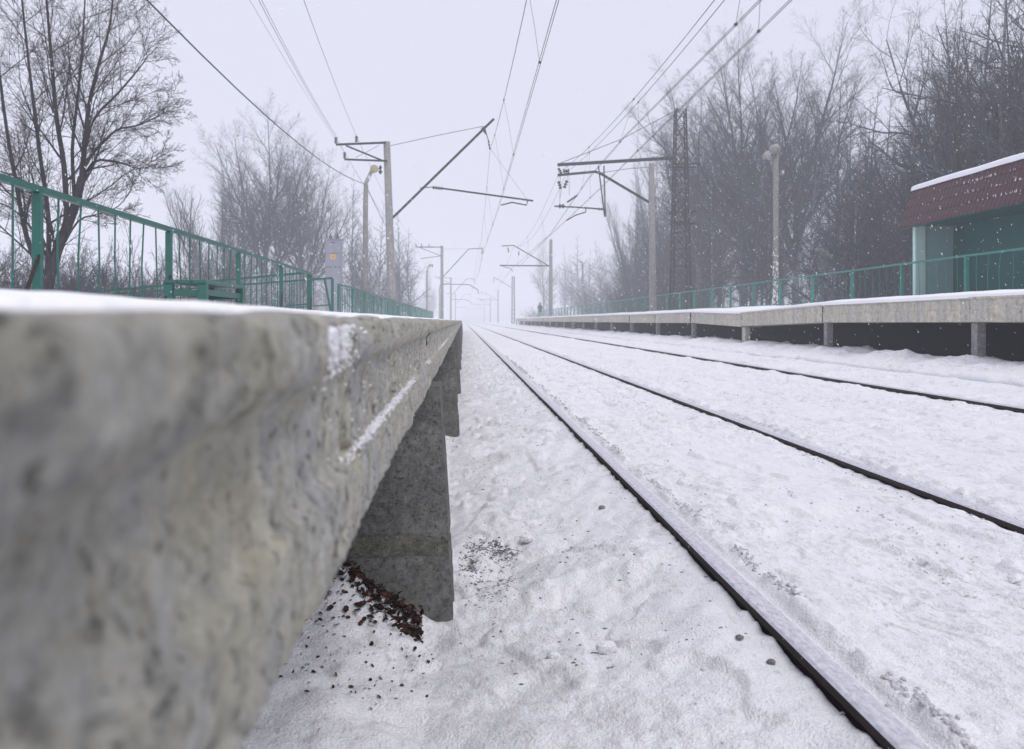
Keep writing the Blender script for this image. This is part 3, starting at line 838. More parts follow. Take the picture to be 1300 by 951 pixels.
# wires
def cat(a, b, sag, n=24):
    a = Vector(a); b = Vector(b); out = []
    for i in range(n+1):
        t = i/n; p = a.lerp(b, t); p.z -= 4*sag*t*(1-t); out.append(p)
    return out
def wire_pts(spans):
    out = []
    for (a, b, s) in spans:
        seg = cat(a, b, s)
        out += seg if not out else seg[1:]
    return out
def wire(name, spans, r, label, group='overhead line wires', cat_='overhead wire', part=None):
    pts = wire_pts(spans)
    o = MB().tube(pts, r, 5).build(name, M['wire'])
    tag(o, label, cat_, group); return o, pts
def interp(pts, y):
    for a, b in zip(pts[:-1], pts[1:]):
        if a.y <= y <= b.y: return a.lerp(b, (y-a.y)/(b.y-a.y+1e-9))
    return None
def catenary(label_m, label_c, mspans, cpts, dys, pair=.040):
    m_, mp = wire('messenger_wire', mspans, .0085, label_m)
    root = empty('contact_wire', cpts[0]); tag(root, label_c, 'overhead wire', 'overhead line wires')
    o0 = Vector(root.location)
    cp = [Vector(p) for p in cpts]
    for s in (-pair/2, pair/2):
        MB().tube([p-o0+Vector((s, 0, 0)) for p in cp], .0065, 5).build('strand', M['wire'], root)
    for y in dys:
        a = interp(mp, y); b = interp(cp, y)
        if a is None or b is None: continue
        mb = MB(); mb.tube([a-o0, (a+b)/2-o0+Vector((.01, 0, 0)), b-o0], .005, 4, False)
        mb.box(b.x-o0.x-.027, b.x-o0.x+.027, y-o0.y-.02, y-o0.y+.02, b.z-o0.z-.012, b.z-o0.z+.03)
        mb.box(a.x-o0.x-.02, a.x-o0.x+.02, y-o0.y-.03, y-o0.y+.03, a.z-o0.z-.03, a.z-o0.z+.02)
        mb.build('dropper', M['wire'], root)
catenary('messenger wire above the near track, left of the double contact wire',
         'double contact wire over the near track, from the top centre to the vanishing point',
         [((1.4, -16, 8.7), (1.22, 44, 8.63), 1.28), ((1.22, 44, 8.63), (1.6, 105, 8.6), 1.28), ((1.6, 105, 8.6), (1.6, 181, 8.6), 1.2), ((1.6, 181, 8.6), (1.5, 285, 8.6), 1.2)],
         [(1.42, -16, 6.0), (1.50, 15, 5.99), (1.62, 44, 6.06), (1.5, 75, 6.0), (1.7, 105, 6.05), (1.5, 181, 6.0), (1.6, 285, 6.0)],
         [-8, 2, 10, 19.2, 30, 38, 52, 62, 72, 84, 96, 115, 130, 145, 160])
catenary('left messenger wire of the far track, left of its twin above the right side',
         'left double contact wire of the far track, crossing the sky above the lattice mast',
         [((4.9, -12, 8.5), (4.95, 50, 8.55), 1.35), ((4.95, 50, 8.55), (5.0, 96.7, 8.2), 1.0), ((5.0, 96.7, 8.2), (5.4, 178, 8.5), 1.2)],
         [(4.95, -12, 6.1), (4.78, 15.7, 6.05), (4.53, 27, 6.05), (4.55, 35, 6.05), (4.8, 43, 6.1), (5.30, 59, 6.15), (4.9, 96.7, 6.1), (5.6, 178, 6.1)],
         [-6, 7, 16.9, 28, 38, 62, 75, 88, 110, 130, 150])
catenary('right messenger wire of the far track, right of its twin',
         'right double contact wire of the far track, lowest wire passing before the bare treetops',
         [((5.3, -12, 8.6), (5.35, 50, 8.55), 1.15), ((5.35, 50, 8.55), (5.5, 96.7, 8.3), 1.0)],
         [(5.2, -12, 6.1), (5.27, 15.7, 6.05), (5.3, 28, 6.05), (5.38, 39, 6.08), (5.36, 50, 6.1), (5.36, 59, 6.15), (5.5, 96.7, 6.2)],
         [-4, 8, 17.3, 29.5, 41, 66, 82])
q1 = at(427, 175, 44); q2 = at(453, 173.5, 44); q3 = at(438, 194, 44)
wire('power_line_wire', [((-2.85, -16, 9.2), q1, 1.0), (q1, (-5.1, 105, 9.2), 1.0), ((-5.1, 105, 9.2), (-5.1, 181, 9.2), 1.0)], .007, 'leftmost power wire reaching the outer insulator of the nearest left mast')
wire('power_line_wire', [((-2.75, -16, 9.15), q1+Vector((.06, 0, 0)), 1.0)], .006, 'twin wire just right of the leftmost power wire, meeting it at one insulator')
wire('power_line_wire', [((-1.75, -16, 9.2), q2, .9), (q2, (-4.5, 105, 9.2), 1.0), ((-4.5, 105, 9.2), (-4.5, 181, 9.2), 1.0)], .007, 'steeper single power wire reaching the middle insulator of the nearest left mast')
wire('power_line_wire', [((-3.3, -16, 8.5), q3, .8), (q3, (-4.6, 105, 8.2), 1.0)], .004, 'faint power wire ending at the lower arm insulator of the nearest left mast')
wire('lamp_cable', [((-3.83, -14, 6.3), (-3.83, 38, 6.25), 1.50), ((-3.83, 38, 6.25), (-3.9, 104, 6.2), 1.3)], .012, 'thick black cable slanting from the top left corner to the nearest left lamp', cat_='cable')

# ------------------------------------------------------------------ lamps
def lamp_left(label):
    root = empty('lamp_post', (-3.83, 38, 0)); tag(root, label, 'lamp post', 'platform lamp posts')
    MB().tube([(0, 0, -.2), (0, 0, 5.4), (.02, 0, 6.2)], [.11, .10, .09], 12).build('post', M['pole'], root, True)
    MB().tube([(0, 0, 6.15), (.03, -.05, 6.30), (.22, -.12, 6.68), (.30, -.14, 6.80)], [.085, .08, .075, .09], 10).build('arm', M['lamp_body'], root, True)
    hd = MB().tube([(.34, -.05, 6.86), (.36, -.12, 6.84), (.37, -.30, 6.80), (.37, -.34, 6.79)], [.10, .15, .16, .15], 16).build('lamp_head', M['lamp_body'], root, True)
    MB().tube([(.371, -.342, 6.79), (.372, -.352, 6.789)], [.14, .12], 16).build('lens', M['lamp'], hd, True)
    mb = MB(); mb.bar((.45, -.2, 6.82), (.62, -.2, 6.80), .03); mb.insulator((.60, -.2, 6.95), (.60, -.2, 6.6), .06, 2); mb.insulator((.52, -.2, 6.72), (.68, -.2, 6.70), .04, 2); mb.build('cable_bracket', M['steel'], root)
    return root
lp = lamp_left('nearest left lamp post with bent arm and round yellowed lens, left of the nearest mast')
for X, Y, lb in ((-3.9, 104, 'second left lamp post with drooping head, left of the second mast'), (-3.8, 155, 'farthest left lamp post, faint and curved between the hazy masts')):
    c = copy_tree(lp); c.location = (X, Y, 0); c['label'] = lb
rt = empty('lamp_post', (11.2, 34.7, .3)); tag(rt, 'tall right lamp post with snow stuck to its lower half, before the forest', 'lamp post', 'platform lamp posts')
MB().tube([(0, 0, -.2), (0, 0, 6.62)], [.115, .09], 12).build('post', M['pole'], rt, True)
mb = MB(); sg = random.Random(8)
for i in range(90):
    a = sg.uniform(3.0, 5.2); zz = .9+abs(sg.gauss(0, 1.3)); 
    if zz > 3.7: continue
    blob(mb, (.105*math.cos(a), .105*math.sin(a), zz), .02, .02, sg.uniform(.015, .07), sg)
mb.build('stuck_snow', M['snow'], rt, True)
hd = MB().tube([(-.08, .02, 6.72), (-.08, -.08, 6.72), (-.08, -.22, 6.70)], [.12, .17, .18], 16).build('lamp_head', M['lamp_body'], rt, True)
MB().tube([(-.08, -.222, 6.70), (-.08, -.232, 6.70)], [.13, .11], 14).build('lens', M['pole'], hd, True)
MB().tube([(-.07, 0, 6.35), (-.28, -.1, 6.42), (-.42, -.16, 6.52)], [.05, .09, .17], 12).build('horn', M['lamp_body'], rt, True)
rt2 = empty('lamp_post', (12.7, 103, .3)); tag(rt2, 'thin far lamp post alone before the forest above the right platform', 'lamp post', 'platform lamp posts')
MB().tube([(0, 0, -.2), (0, 0, 6.6)], [.12, .09], 8).build('post', M['pole'], rt2, True)
MB().tube([(0, 0, 6.6), (-.1, -.1, 6.8), (-.4, -.2, 6.85)], [.09, .1, .12], 8).build('lamp_head', M['lamp_body'], rt2, True)

# ------------------------------------------------------------------ transformer cabinet
kx = at(424, 0, 45).x
kb = empty('transformer_cabinet', (kx, 45, 0)); tag(kb, 'tall grey metal transformer cabinet with yellow warning plate behind the left fence', 'cabinet')
zt = EZ+102*45/F
MB().box(-.37, .37, -.3, .35, -.2, zt, .015).build('body', M['cabinet'], kb)
MB().box(-.40, .40, -.33, .38, zt+.003, zt+.05, .01).build('roof', M['cabinet'], kb)
for (a, b) in ((zt-.62, zt-.05), (zt-1.25, zt-.66), (0.4, zt-1.29)):
    MB().box(-.33, .33, -.325, -.303, a, b, .006).build('door_panel', M['cabinet'], kb)
mb = MB(); mb.box(-.33, .33, -.318, -.302, zt-1.288, zt-1.252); mb.box(-.1, .1, -.345, -.328, zt-.16, zt-.11); mb.build('hinge_strip', M['cabinet_dark'], kb)
pl = MB().box(-.13, .13, -.335, -.328, zt-.90, zt-.68).build('warning_plate', M['yellow'], kb)
mb = MB(); mb.bar((.03, -.338, zt-.71), (-.03, -.338, zt-.79), .012); mb.bar((-.03, -.338, zt-.79), (.03, -.338, zt-.79), .012); mb.bar((.03, -.338, zt-.79), (-.02, -.338, zt-.87), .012); mb.build('lightning_mark', M['trousers'], pl)
for x in (-.16, .16):
    MB().tube([(x, 0, zt+.05), (x, 0, zt+.1), (x, 0, zt+.15), (x, 0, zt+.18), (x, 0, zt+.26), (x, 0, zt+.33)], [.11, .10, .07, .06, .03, .02], 10).build('insulator', M['porcelain'], kb, True)
mb = MB(); mb.box(-.38, .38, -.31, .36, zt+.052, zt+.085, .01); 

# ------------------------------------------------------------------ shelter on the right platform
SX, SY1, SY0 = 11.3, 24.3, 15.0
sh_ = empty('waiting_shelter', (SX, 20, .95)); tag(sh_, 'teal waiting shelter with maroon tiled roof under snow at the right edge', 'shelter')
o0 = Vector(sh_.location)
zf = EZ+.15; zl = EZ+2.36; zt_ = EZ+3.34; BK = 12.25
def lb(mb, a, b, c, d, e, f, ch=0): mb.box(a-o0.x, b-o0.x, c-o0.y, d-o0.y, e-o0.z, f-o0.z, ch)
mb = MB(); lb(mb, SX, BK+.1, SY0, SY1, zf-.4, zf+.10); mb.build('floor', M['beam'], sh_)
mb = MB(); lb(mb, BK, BK+.08, SY0, SY1-.083, zf+.1, zl); mb.build('back_wall', M['teal'], sh_)
mb = MB(); lb(mb, SX+.10, BK+.08, SY1-.08, SY1, zf+.1, zl); mb.build('end_wall', M['mintdull'], sh_)
mb = MB(); lb(mb, SX-.02, SX+.24, SY1-.13, SY1+.02, zf+.1, zl, .008); mb.build('corner_post', M['mint'], sh_)
mb = MB(); lb(mb, SX+.0, SX+.12, SY0+.0, SY0+.12, zf+.1, zl); mb.build('corner_post', M['mint'], sh_)
mb = MB(); lb(mb, SX-.1, BK+.2, SY0-.1, SY1+.1, zl+.003, zl+.05); mb.build('ceiling', M['teal'], sh_)
# mansard fascia of metal tiles: rows with a small step, waves along the length
def fascia():
    vs = []; fs = []
    ys = np.arange(SY0-.3, SY1+.42, .033); nr = 30
    for j, y in enumerate(ys):
        wob = .007*abs(math.sin(y*math.pi/.18))
        for i in range(nr):
            t = i/(nr-1); row = (t*4) % 1.0
            ytop = y if y < SY1 else y-(y-SY1)*0
            x = (SX-.22)+.34*t-.014*(1-row)-wob
            z = zl-.02+(zt_-zl+.02)*t
            vs.append((x-o0.x, y-o0.y-.14*t*ss(SY1-.6, SY1+.42, y), z-o0.z))
    n = nr
    for j in range(len(ys)-1):
        for i in range(nr-1):
            a = j*n+i; fs.append((a, a+1, a+n+1, a+n))
    return vs, fs
vs, fs = fascia(); fo = link_mesh('roof_fascia', vs, fs, M['maroon'], sh_)
mb = MB()     # far end of the mansard and its body, leaning back the same way
ye = SY1+.42
mb.hexa([Vector(p)-o0 for p in ((SX-.2, ye-.02, zl-.02), (BK+.3, ye-.02, zl-.02), (BK+.3, ye+.02, zl-.02), (SX-.2, ye+.02, zl-.02), (SX+.12, ye-.16, zt_), (BK+.3, ye-.16, zt_), (BK+.3, ye-.12, zt_), (SX+.12, ye-.12, zt_))])
mb.build('roof_end', M['maroon'], sh_)
mb = MB(); lb(mb, SX-.19, SX+.0, SY0-.3, ye, zl-.03, zl-.0); mb.build('soffit', M['teal'], sh_)
mb = MB(); lb(mb, SX+.13, BK+.35, SY0-.3, ye-.15, zt_-.1, zt_); mb.build('roof_deck', M['maroon'], sh_)
def zroof(x, y):
    ex = np.minimum(x-(SX+.06), (ye-.10)-y)
    return zt_+.005+.13*np.sqrt(np.clip(ex/.22, 0, 1))+.012*fbm(x*2, y*1.2, 601)-.06*(ex <= .001)
V, Fq = grid(np.r_[np.linspace(SX+.06, SX+.3, 12), np.linspace(SX+.4, BK+.4, 6)], np.r_[np.linspace(SY0-.3, ye-.6, 60), np.linspace(ye-.55, ye-.10, 18)], zroof)
V = V-np.array(o0)
so = link_mesh('roof_snow', V, Fq, M['snow'], sh_, smooth=True)
mb = MB(); sg = random.Random(19)
for i in range(1500):
    y = sg.uniform(SY0, SY1+.1)
    if sg.random() < ss(19.3, 22.6, np.array(y))*.93: continue
    row = sg.choice([1, 2, 2, 3, 3, 3]); t = row/4.0
    yy = round(y/.18)*.18+.09+sg.gauss(0, .02)
    if fbm(y*1.3, row*2.7, 903) < sg.uniform(-.25, .3): continue
    x = SX-.22+.34*t-.022; z = zl-.02+(zt_-zl+.02)*t
    tall = sg.uniform(.004, .045)*sg.random()
    blob(mb, (x+.008-.1*tall, yy+sg.gauss(0, .02), z+tall), .006, sg.uniform(.003, .010), tall+.003, sg)
mb.v = [tuple(Vector(v)-o0) for v in mb.v]
tag(mb.build('tile_snow', M['snow'], sh_, True), kind='stuff')

# ------------------------------------------------------------------ person
def person():
    gx, gy = at(685.6, 0, 118).x, 118.0
    gz = float(zsnowR(np.array(gx), np.array(gy)))-.01
    root = empty('person', (gx, gy, gz)); tag(root, 'person in a dark hooded coat standing far away on the right platform', 'person')
    me = bpy.data.meshes.new('body')
    V = [(0,0,.93),(0,-.01,1.15),(0,0,1.40),(0,-.01,1.50),(0,-.02,1.58),(0,-.03,1.68),
         (.19,0,1.40),(.25,.02,1.13),(.19,-.12,.98),(.12,-.17,.97),(-.19,0,1.40),(-.25,.02,1.13),(-.19,-.12,.98),(-.12,-.17,.97),
         (.10,0,.88),(.11,-.01,.48),(.12,.02,.08),(.13,-.14,.04),(-.10,0,.88),(-.11,-.01,.48),(-.12,.02,.08),(-.14,-.14,.04)]
    E = [(0,1),(1,2),(2,3),(3,4),(4,5),(2,6),(6,7),(7,8),(8,9),(2,10),(10,11),(11,12),(12,13),(0,14),(14,15),(15,16),(16,17),(0,18),(18,19),(19,20),(20,21)]
    rad = [.15,.14,.15,.06,.085,.09,.075,.055,.045,.04,.075,.055,.045,.04,.095,.07,.05,.045,.095,.07,.05,.045]
    me.from_pydata(V, E, []); o = bpy.data.objects.new('body', me); col.objects.link(o); o.parent = root
    md = o.modifiers.new('skin', 'SKIN'); 
    for i, r in enumerate(rad): me.skin_vertices[0].data[i].radius = (r, r*.85)
    me.skin_vertices[0].data[0].use_root = True
    o.modifiers.new('sub', 'SUBSURF').levels = 1
    me.materials.append(M['trousers'])
    co = MB(); pts = [(0,0,.62),(0,0,.80),(0,0,1.0),(0,0,1.2),(0,0,1.38),(0,0,1.46)]; rs = [.25,.235,.205,.21,.22,.12]
    co.tube(pts, rs, 14); co.v = [(x*1.0, y*.78, z) for x, y, z in co.v]
    for s in (-1, 1): co.tube([(s*.17, 0, 1.42), (s*.25, .02, 1.13), (s*.2, -.13, .98)], [.09, .075, .06], 8)
    co.build('coat', M['coat'], root, True)
    hd = MB().tube([(0,.0,1.46),(0,.01,1.56),(0,.01,1.68),(0,.0,1.77),(0,0,1.80)], [.10,.135,.14,.10,.03], 12).build('hood', M['coat'], root, True)
    fc = MB().tube([(0,-.10,1.62),(0,-.135,1.62)], [.085,.06], 10); fc.build('face', M['skin'], hd, True)
person()

# ------------------------------------------------------------------ trees
class TB:
    """collects tapered branch tubes, fast"""
    def __init__(s): s.V = []; s.Fq = []; s.n = 0
    def tube(s, pts, rad, k):
        base = s.n; m = len(pts)
        P = pts
        for i in range(m):
            a = P[max(i-1, 0)]; b = P[min(i+1, m-1)]
            dx, dy, dz = b[0]-a[0], b[1]-a[1], b[2]-a[2]
            L = math.sqrt(dx*dx+dy*dy+dz*dz) or 1; dx /= L; dy /= L; dz /= L
            if abs(dz) < .92: ux, uy, uz = -dy, dx, 0.0
            else: ux, uy, uz = 0.0, -dz, dy
            l = math.sqrt(ux*ux+uy*uy+uz*uz) or 1; ux /= l; uy /= l; uz /= l
            wx, wy, wz = dy*uz-dz*uy, dz*ux-dx*uz, dx*uy-dy*ux
            r = rad[i]; p = P[i]
            for j in range(k):
                c = CS[k][j][0]*r; q = CS[k][j][1]*r
                s.V.append((p[0]+ux*c+wx*q, p[1]+uy*c+wy*q, p[2]+uz*c+wz*q))
        for i in range(m-1):
            for j in range(k):
                a = base+i*k+j; b = base+i*k+(j+1) % k
                s.Fq.append((a, b, b+k, a+k))
        s.n += m*k
    def build(s, name, m, parent=None):
        return link_mesh(name, np.array(s.V, dtype=np.float32), np.array(s.Fq, dtype=np.int32), m, parent, smooth=True)
CS = {k: [(math.cos(2*math.pi*j/k), math.sin(2*math.pi*j/k)) for j in range(k)] for k in (3, 4, 5, 8, 10)}

def grow(out, rg, p, d, L, r, lvl, K):
    """K[lvl] = (segments, wobble, upward pull, children, angle lo, angle hi, child length ratio, first child at, end radius)"""
    seg, wob, up, nch, a0, a1, ratio, first, rend = K[lvl][:9]
    pts = [p]; rad = [r]; step = L/seg; dirs = [d]
    x, y, z = p; dx, dy, dz = d
    for i in range(seg):
        dx += rg.gauss(0, wob); dy += rg.gauss(0, wob); dz += rg.gauss(0, wob)+up
        l = math.sqrt(dx*dx+dy*dy+dz*dz); dx /= l; dy /= l; dz /= l
        x += dx*step; y += dy*step; z += dz*step
        pts.append((x, y, z)); dirs.append((dx, dy, dz))
        rad.append(r*(1-(1-rend)*(i+1)/seg))
    kk = 8 if lvl == 0 else (5 if r > .035 else (4 if r > .015 else 3))
    out[0 if lvl == 0 else 1].tube(pts, rad, kk)
    if lvl+1 >= len(K): return
    rot = rg.uniform(0, 6.28)
    for c in range(nch):
        t = first+(1-first)*(c+rg.random())/nch
        t = min(t, .995); f = t*seg; i = int(f); u = f-i
        a = pts[i]; b = pts[i+1]
        q = (a[0]+(b[0]-a[0])*u, a[1]+(b[1]-a[1])*u, a[2]+(b[2]-a[2])*u)
        D = Vector(dirs[i+1]); rot += 2.4+rg.gauss(0, .35)
        o = D.orthogonal().normalized(); o = Matrix.Rotation(rot, 3, D) @ o
        ang = rg.uniform(a0, a1)
        nd = D*math.cos(ang)+o*math.sin(ang)
        lr = r*(1-(1-rend)*t)
        sh = K[lvl][9](t) if len(K[lvl]) > 9 else (1-.55*t)
        cl = L*ratio*sh*rg.uniform(.65, 1.25)
        cr = max(min(lr*.62, r*.5), RMIN[lvl+1])
        grow(out, rg, q, tuple(nd), cl, cr, lvl+1, K)
RMIN = [0, .014, .0065, .0036, .0026, .0022]

def proto(kind, seed, H):
    rg = random.Random(seed); T = TB(); C = TB(); out = [T, C]
    if kind == 'alder':       # straight leader, short fine side branches
        K = [(14, .03, .03, 38, .7, 1.25, .27, .18, .05, lambda t: max(.15, math.sin(min(1, t*1.05+.12)*math.pi)**.7)),
             (6, .06, .035, 8, .5, .9, .48, .15, .25), (4, .07, .02, 5, .45, .85, .55, .12, .4), (3, .07, .0, 0, 0, 0, 0, 0, .5)]
        grow(out, rg, (0, 0, -.4), (0, 0, 1), H, .0115*H, 0, K)
    elif kind == 'oak':       # wide open crown
        K = [(12, .08, .02, 16, .5, 1.0, .52, .22, .10, lambda t: 1.05-.6*t), (8, .10, .05, 10, .5, .95, .52, .2, .2),
             (6, .10, .03, 7, .45, .9, .56, .12, .3), (4, .09, .0, 5, .45, .9, .6, .12, .4), (3, .08, .0, 0, 0, 0, 0, 0, .5)]
        grow(out, rg, (0, 0, -.4), (0, 0, 1), H, .016*H, 0, K)
    elif kind == 'crown':     # clear stem, then long limbs ascending into a broad round crown
        K = [None, (11, .05, .022, 16, .35, .75, .40, .12, .08, lambda t: 1.15-.75*t), (8, .06, .03, 10, .35, .75, .50, .12, .2),
             (5, .06, .02, 6, .4, .8, .58, .12, .3), (4, .06, .01, 5, .4, .8, .6, .12, .4), (3, .06, 0, 0, 0, 0, 0, 0, .5)]
        K0 = [(8, .04, .02, 0, 0, 0, 0, 0, .55)]
        hs = H*.30; grow(out, rg, (0, 0, -.4), (0, 0, 1), hs, .013*H, 0, K0)
        nl = 8
        for i in range(nl):
            a = i*2.4+rg.uniform(-.3, .3); t = (.12, .35, .55, .75, .30, .62, .85, .48)[i]; z0 = hs*(.98-.28*(i % 3)/2)-.4
            grow(out, rg, (0, 0, z0), Vector((math.cos(a)*t, math.sin(a)*t, 1)).normalized(), H*.70*(1.02-.33*t)*rg.uniform(.92, 1.05), .0072*H, 1, K)
    elif kind == 'willow':    # several steep stems from the ground, brushy
        ns = 11
        K = [(12, .04, .030, 17, .22, .5, .36, .14, .12, lambda t: 1.1-.7*t), (7, .06, .05, 8, .3, .65, .50, .12, .25),
             (5, .06, .03, 5, .35, .7, .6, .1, .35), (3, .06, .01, 0, 0, 0, 0, 0, .5)]
        for i in range(ns):
            a = i*6.283/ns+rg.uniform(-.3, .3); t = rg.uniform(.08, .58)
            grow(out, rg, (.3*math.cos(a), .3*math.sin(a), -.3), Vector((math.cos(a)*t, math.sin(a)*t, 1)).normalized(), H*rg.uniform(.78, 1)*(1-.25*t), .0075*H, 0, K)
    elif kind == 'tall':      # tall ascending ash or poplar
        K = [(14, .045, .03, 16, .30, .60, .44, .25, .10, lambda t: 1.15-.75*t), (9, .065, .045, 10, .35, .75, .46, .15, .2),
             (6, .07, .03, 7, .4, .8, .55, .12, .3), (4, .07, .01, 4, .4, .85, .6, .12, .4), (3, .07, 0, 0, 0, 0, 0, 0, .5)]
        grow(out, rg, (0, 0, -.4), (0, 0, 1), H, .012*H, 0, K)
    elif kind == 'bush':
        K = [(7, .09, .03, 10, .3, .7, .5, .1, .3), (5, .11, .02, 7, .35, .8, .5, .1, .4), (3, .13, 0, 5, .35, .8, .5, .1, .5), (2, .15, 0, 0, 0, 0, 0, 0, .6)]
        for i in range(15):
            a = rg.uniform(0, 6.28); t = rg.uniform(.1, .8)
            grow(out, rg, (.3*math.cos(a), .3*math.sin(a), -.2), Vector((math.cos(a)*t, math.sin(a)*t, 1)).normalized(), H*rg.uniform(.5, 1), .007*H**.5, 0, K)
    elif kind == 'sapling':
        K = [(10, .03, .03, 12, .2, .5, .38, .2, .2), (5, .06, .04, 5, .3, .6, .4, .2, .4), (3, .08, .02, 0, 0, 0, 0, 0, .5)]
        grow(out, rg, (0, 0, -.2), (rg.uniform(-.1, .1), 0, 1), H, .0035*H, 0, K)
    return T, C

protos = {}
def make_tree(name, T, C, bark, twig):
    root = empty(name, (0, 0, 0))
    T.build('trunk', bark, root); C.build('crown', twig, root)
    return root
spec = [('alder', 1, 15, 'bark_dark', 'bark_dark'), ('alder', 2, 15, 'bark_grey', 'bark_dark'), ('alder', 3, 15, 'bark_dark', 'bark_brown'),
        ('oak', 4, 14, 'bark_dark', 'bark_dark'), ('oak', 5, 14, 'bark_dark', 'bark_brown'), ('tall', 6, 17, 'bark_grey', 'bark_dark'), ('tall', 7, 17, 'bark_dark', 'bark_brown'),
        ('crown', 13, 17, 'bark_grey', 'bark_dark'), ('crown', 14, 16, 'bark_dark', 'bark_dark'), ('willow', 8, 14, 'bark_grey', 'bark_dark'), ('willow', 9, 14, 'bark_dark', 'bark_dark'), ('bush', 10, 4, 'bark_brown', 'bark_brown'), ('bush', 11, 4, 'bark_dark', 'bark_dark'), ('sapling', 12, 6, 'bark_brown', 'bark_brown')]
Hs = {}
used = set()
for kind, sd, H, bk, tw in spec:
    T, C = proto(kind, sd, H); key = (kind, sd)
    nm = {'alder': 'alder_tree', 'oak': 'spreading_tree', 'tall': 'tall_tree', 'crown': 'broad_tree', 'willow': 'willow_tree', 'bush': 'shrub', 'sapling': 'sapling'}[kind]
    vz = np.array(C.V)[:, 2].max()
    protos[key] = make_tree(nm, T, C, M[bk], M[tw]); Hs[key] = float(vz)
def place(key, x, y, h, rz, label, group, cat_='tree', sx=1.0, z=None):
    p = protos[key]
    o = p if key not in used else copy_tree(p)
    used.add(key)
    s = h/Hs[key]
    o.location = (x, y, float(ground_z(np.array(x), np.array(y)))-.1 if z is None else z)
    o.rotation_euler.z = rz; o.scale = (s*sx, s*sx, s)
    tag(o, label, cat_, group); return o
tr = random.Random(77)
skyR = ([600, 650, 690, 720, 760, 800, 830, 860, 880, 905, 950, 1000, 1040, 1060, 1100, 1130, 1150, 1180, 1300, 1700], [380, 350, 305, 292, 262, 215, 190, 180, 185, 180, 165, 150, 130, 110, 100, 90, 60, -30, -160, -400])
skyL = ([-400, 0, 230, 236, 262, 290, 330, 380, 400, 430, 460, 500, 520, 540, 560, 575], [200, 240, 335, 335, 270, 225, 200, 215, 225, 235, 225, 255, 275, 310, 345, 385])

GR = 'trees of the bare forest behind the right platform'; LR = 'bare winter tree standing in the dense dark forest behind the right platform'
# individually visible ones on the right: (kind, px of the trunk, distance, top py, spread, label)
named_R = [
    (('crown', 13), 1008, 54, -8, 1.05, 'tallest bare tree right of the lattice mast, with open spreading crown'),
    (('crown', 14), 945, 58, 6, 1.05, 'tall bare tree with forked upright limbs just right of the lattice mast'),
    (('crown', 13), 893, 66, 60, 1.0, 'bare tree with thin crown directly behind the lattice mast top'),
    (('alder', 1), 1063, 47, 88, .9, 'slender straight alder left of the gap in the right treetops'),
    (('alder', 3), 1104, 44, 100, .9, 'slender dark alder right of the tall crowns, beside the sky gap'),
    (('alder', 2), 1150, 40, 55, .95, 'dark alder behind the left end of the waiting shelter'),
    (('oak', 4), 1195, 33, -30, 1.0, 'large dark spreading tree rising behind the shelter roof'),
    (('oak', 5), 1275, 30, -150, 1.1, 'huge dark branching tree cut off by the top right corner'),
    (('tall', 7), 1340, 31, -200, 1.2, 'dark limbed tree at the right edge whose boughs reach into the photo over the roof'),
    (('willow', 8), 860, 76, 158, .9, 'brushy multi-stemmed tree left of the lattice mast'),
    (('willow', 9), 812, 92, 205, .9, 'brushy tree at the shoulder of the forest before the nearest right mast'),
    (('tall', 7), 690, 190, 300, 1.3, 'pale bare tree at the left end of the forest above the standing person'),
]
for key, px, Y, py, sx, lb_ in named_R:
    x = at(px, 0, Y).x; h = (CY-py)*Y/F+EZ-.3
    place(key, x, Y, h, tr.uniform(0, 6.28), lb_, None, sx=sx*(1.0 if key[0] == 'crown' else .85))
keysR = [('alder', 1), ('alder', 2), ('alder', 3), ('alder', 2), ('alder', 2), ('oak', 4), ('oak', 5), ('tall', 6), ('tall', 7), ('willow', 8), ('willow', 9)]
n = 0
while n < 96:
    Y = 27*math.exp(tr.random()**1.15*math.log(330/27)); x = 15.5+48*tr.random()**1.5+ .02*Y
    px = CX+x*F/Y
    if px > 1420 or px < 640: continue
    top = float(np.interp(px, *skyR)); h = min(tr.uniform(11, 19), (CY-top)*Y/F*tr.uniform(.70, 1.0))
    if h < 4.5: h = tr.uniform(4.5, 6)
    key = tr.choice(keysR)
    if (x < 24 or Y < 45) and key[0] in ('oak', 'willow', 'tall'): key = ('alder', tr.choice([1, 2, 3]))
    place(key, x, Y, h, tr.uniform(0, 6.28), LR, GR, sx=tr.uniform(.75, 1.1) if h > 9 else 1.0)
    n += 1
for i in range(34):
    Y = 27*math.exp(tr.random()*math.log(90/27)); x = 14.2+5*tr.random()
    px = CX+x*F/Y
    if px > 1400: continue
    top = float(np.interp(px, *skyR)); h = min(tr.uniform(12, 18), (CY-top)*Y/F*.97)
    place(('alder', tr.choice([1, 2, 2, 3])), x, Y, h, tr.uniform(0, 6.28), LR, GR, sx=tr.uniform(.50, .7))
GB = 'shrubs at the edge of the right forest'
for i in range(24):
    Y = 20*math.exp(tr.random()*math.log(230/20)); x = 13.4+9*tr.random()**1.3
    px = CX+x*F/Y
    if px > 1400 or (Y < 27 and x < 15.5): continue
    place(tr.choice([('bush', 10), ('bush', 11)]), x, Y, tr.uniform(2.8, 5.5), tr.uniform(0, 6.28), 'bare shrub in the undergrowth between the green fence and the right forest', GB, 'shrub', sx=1.1)
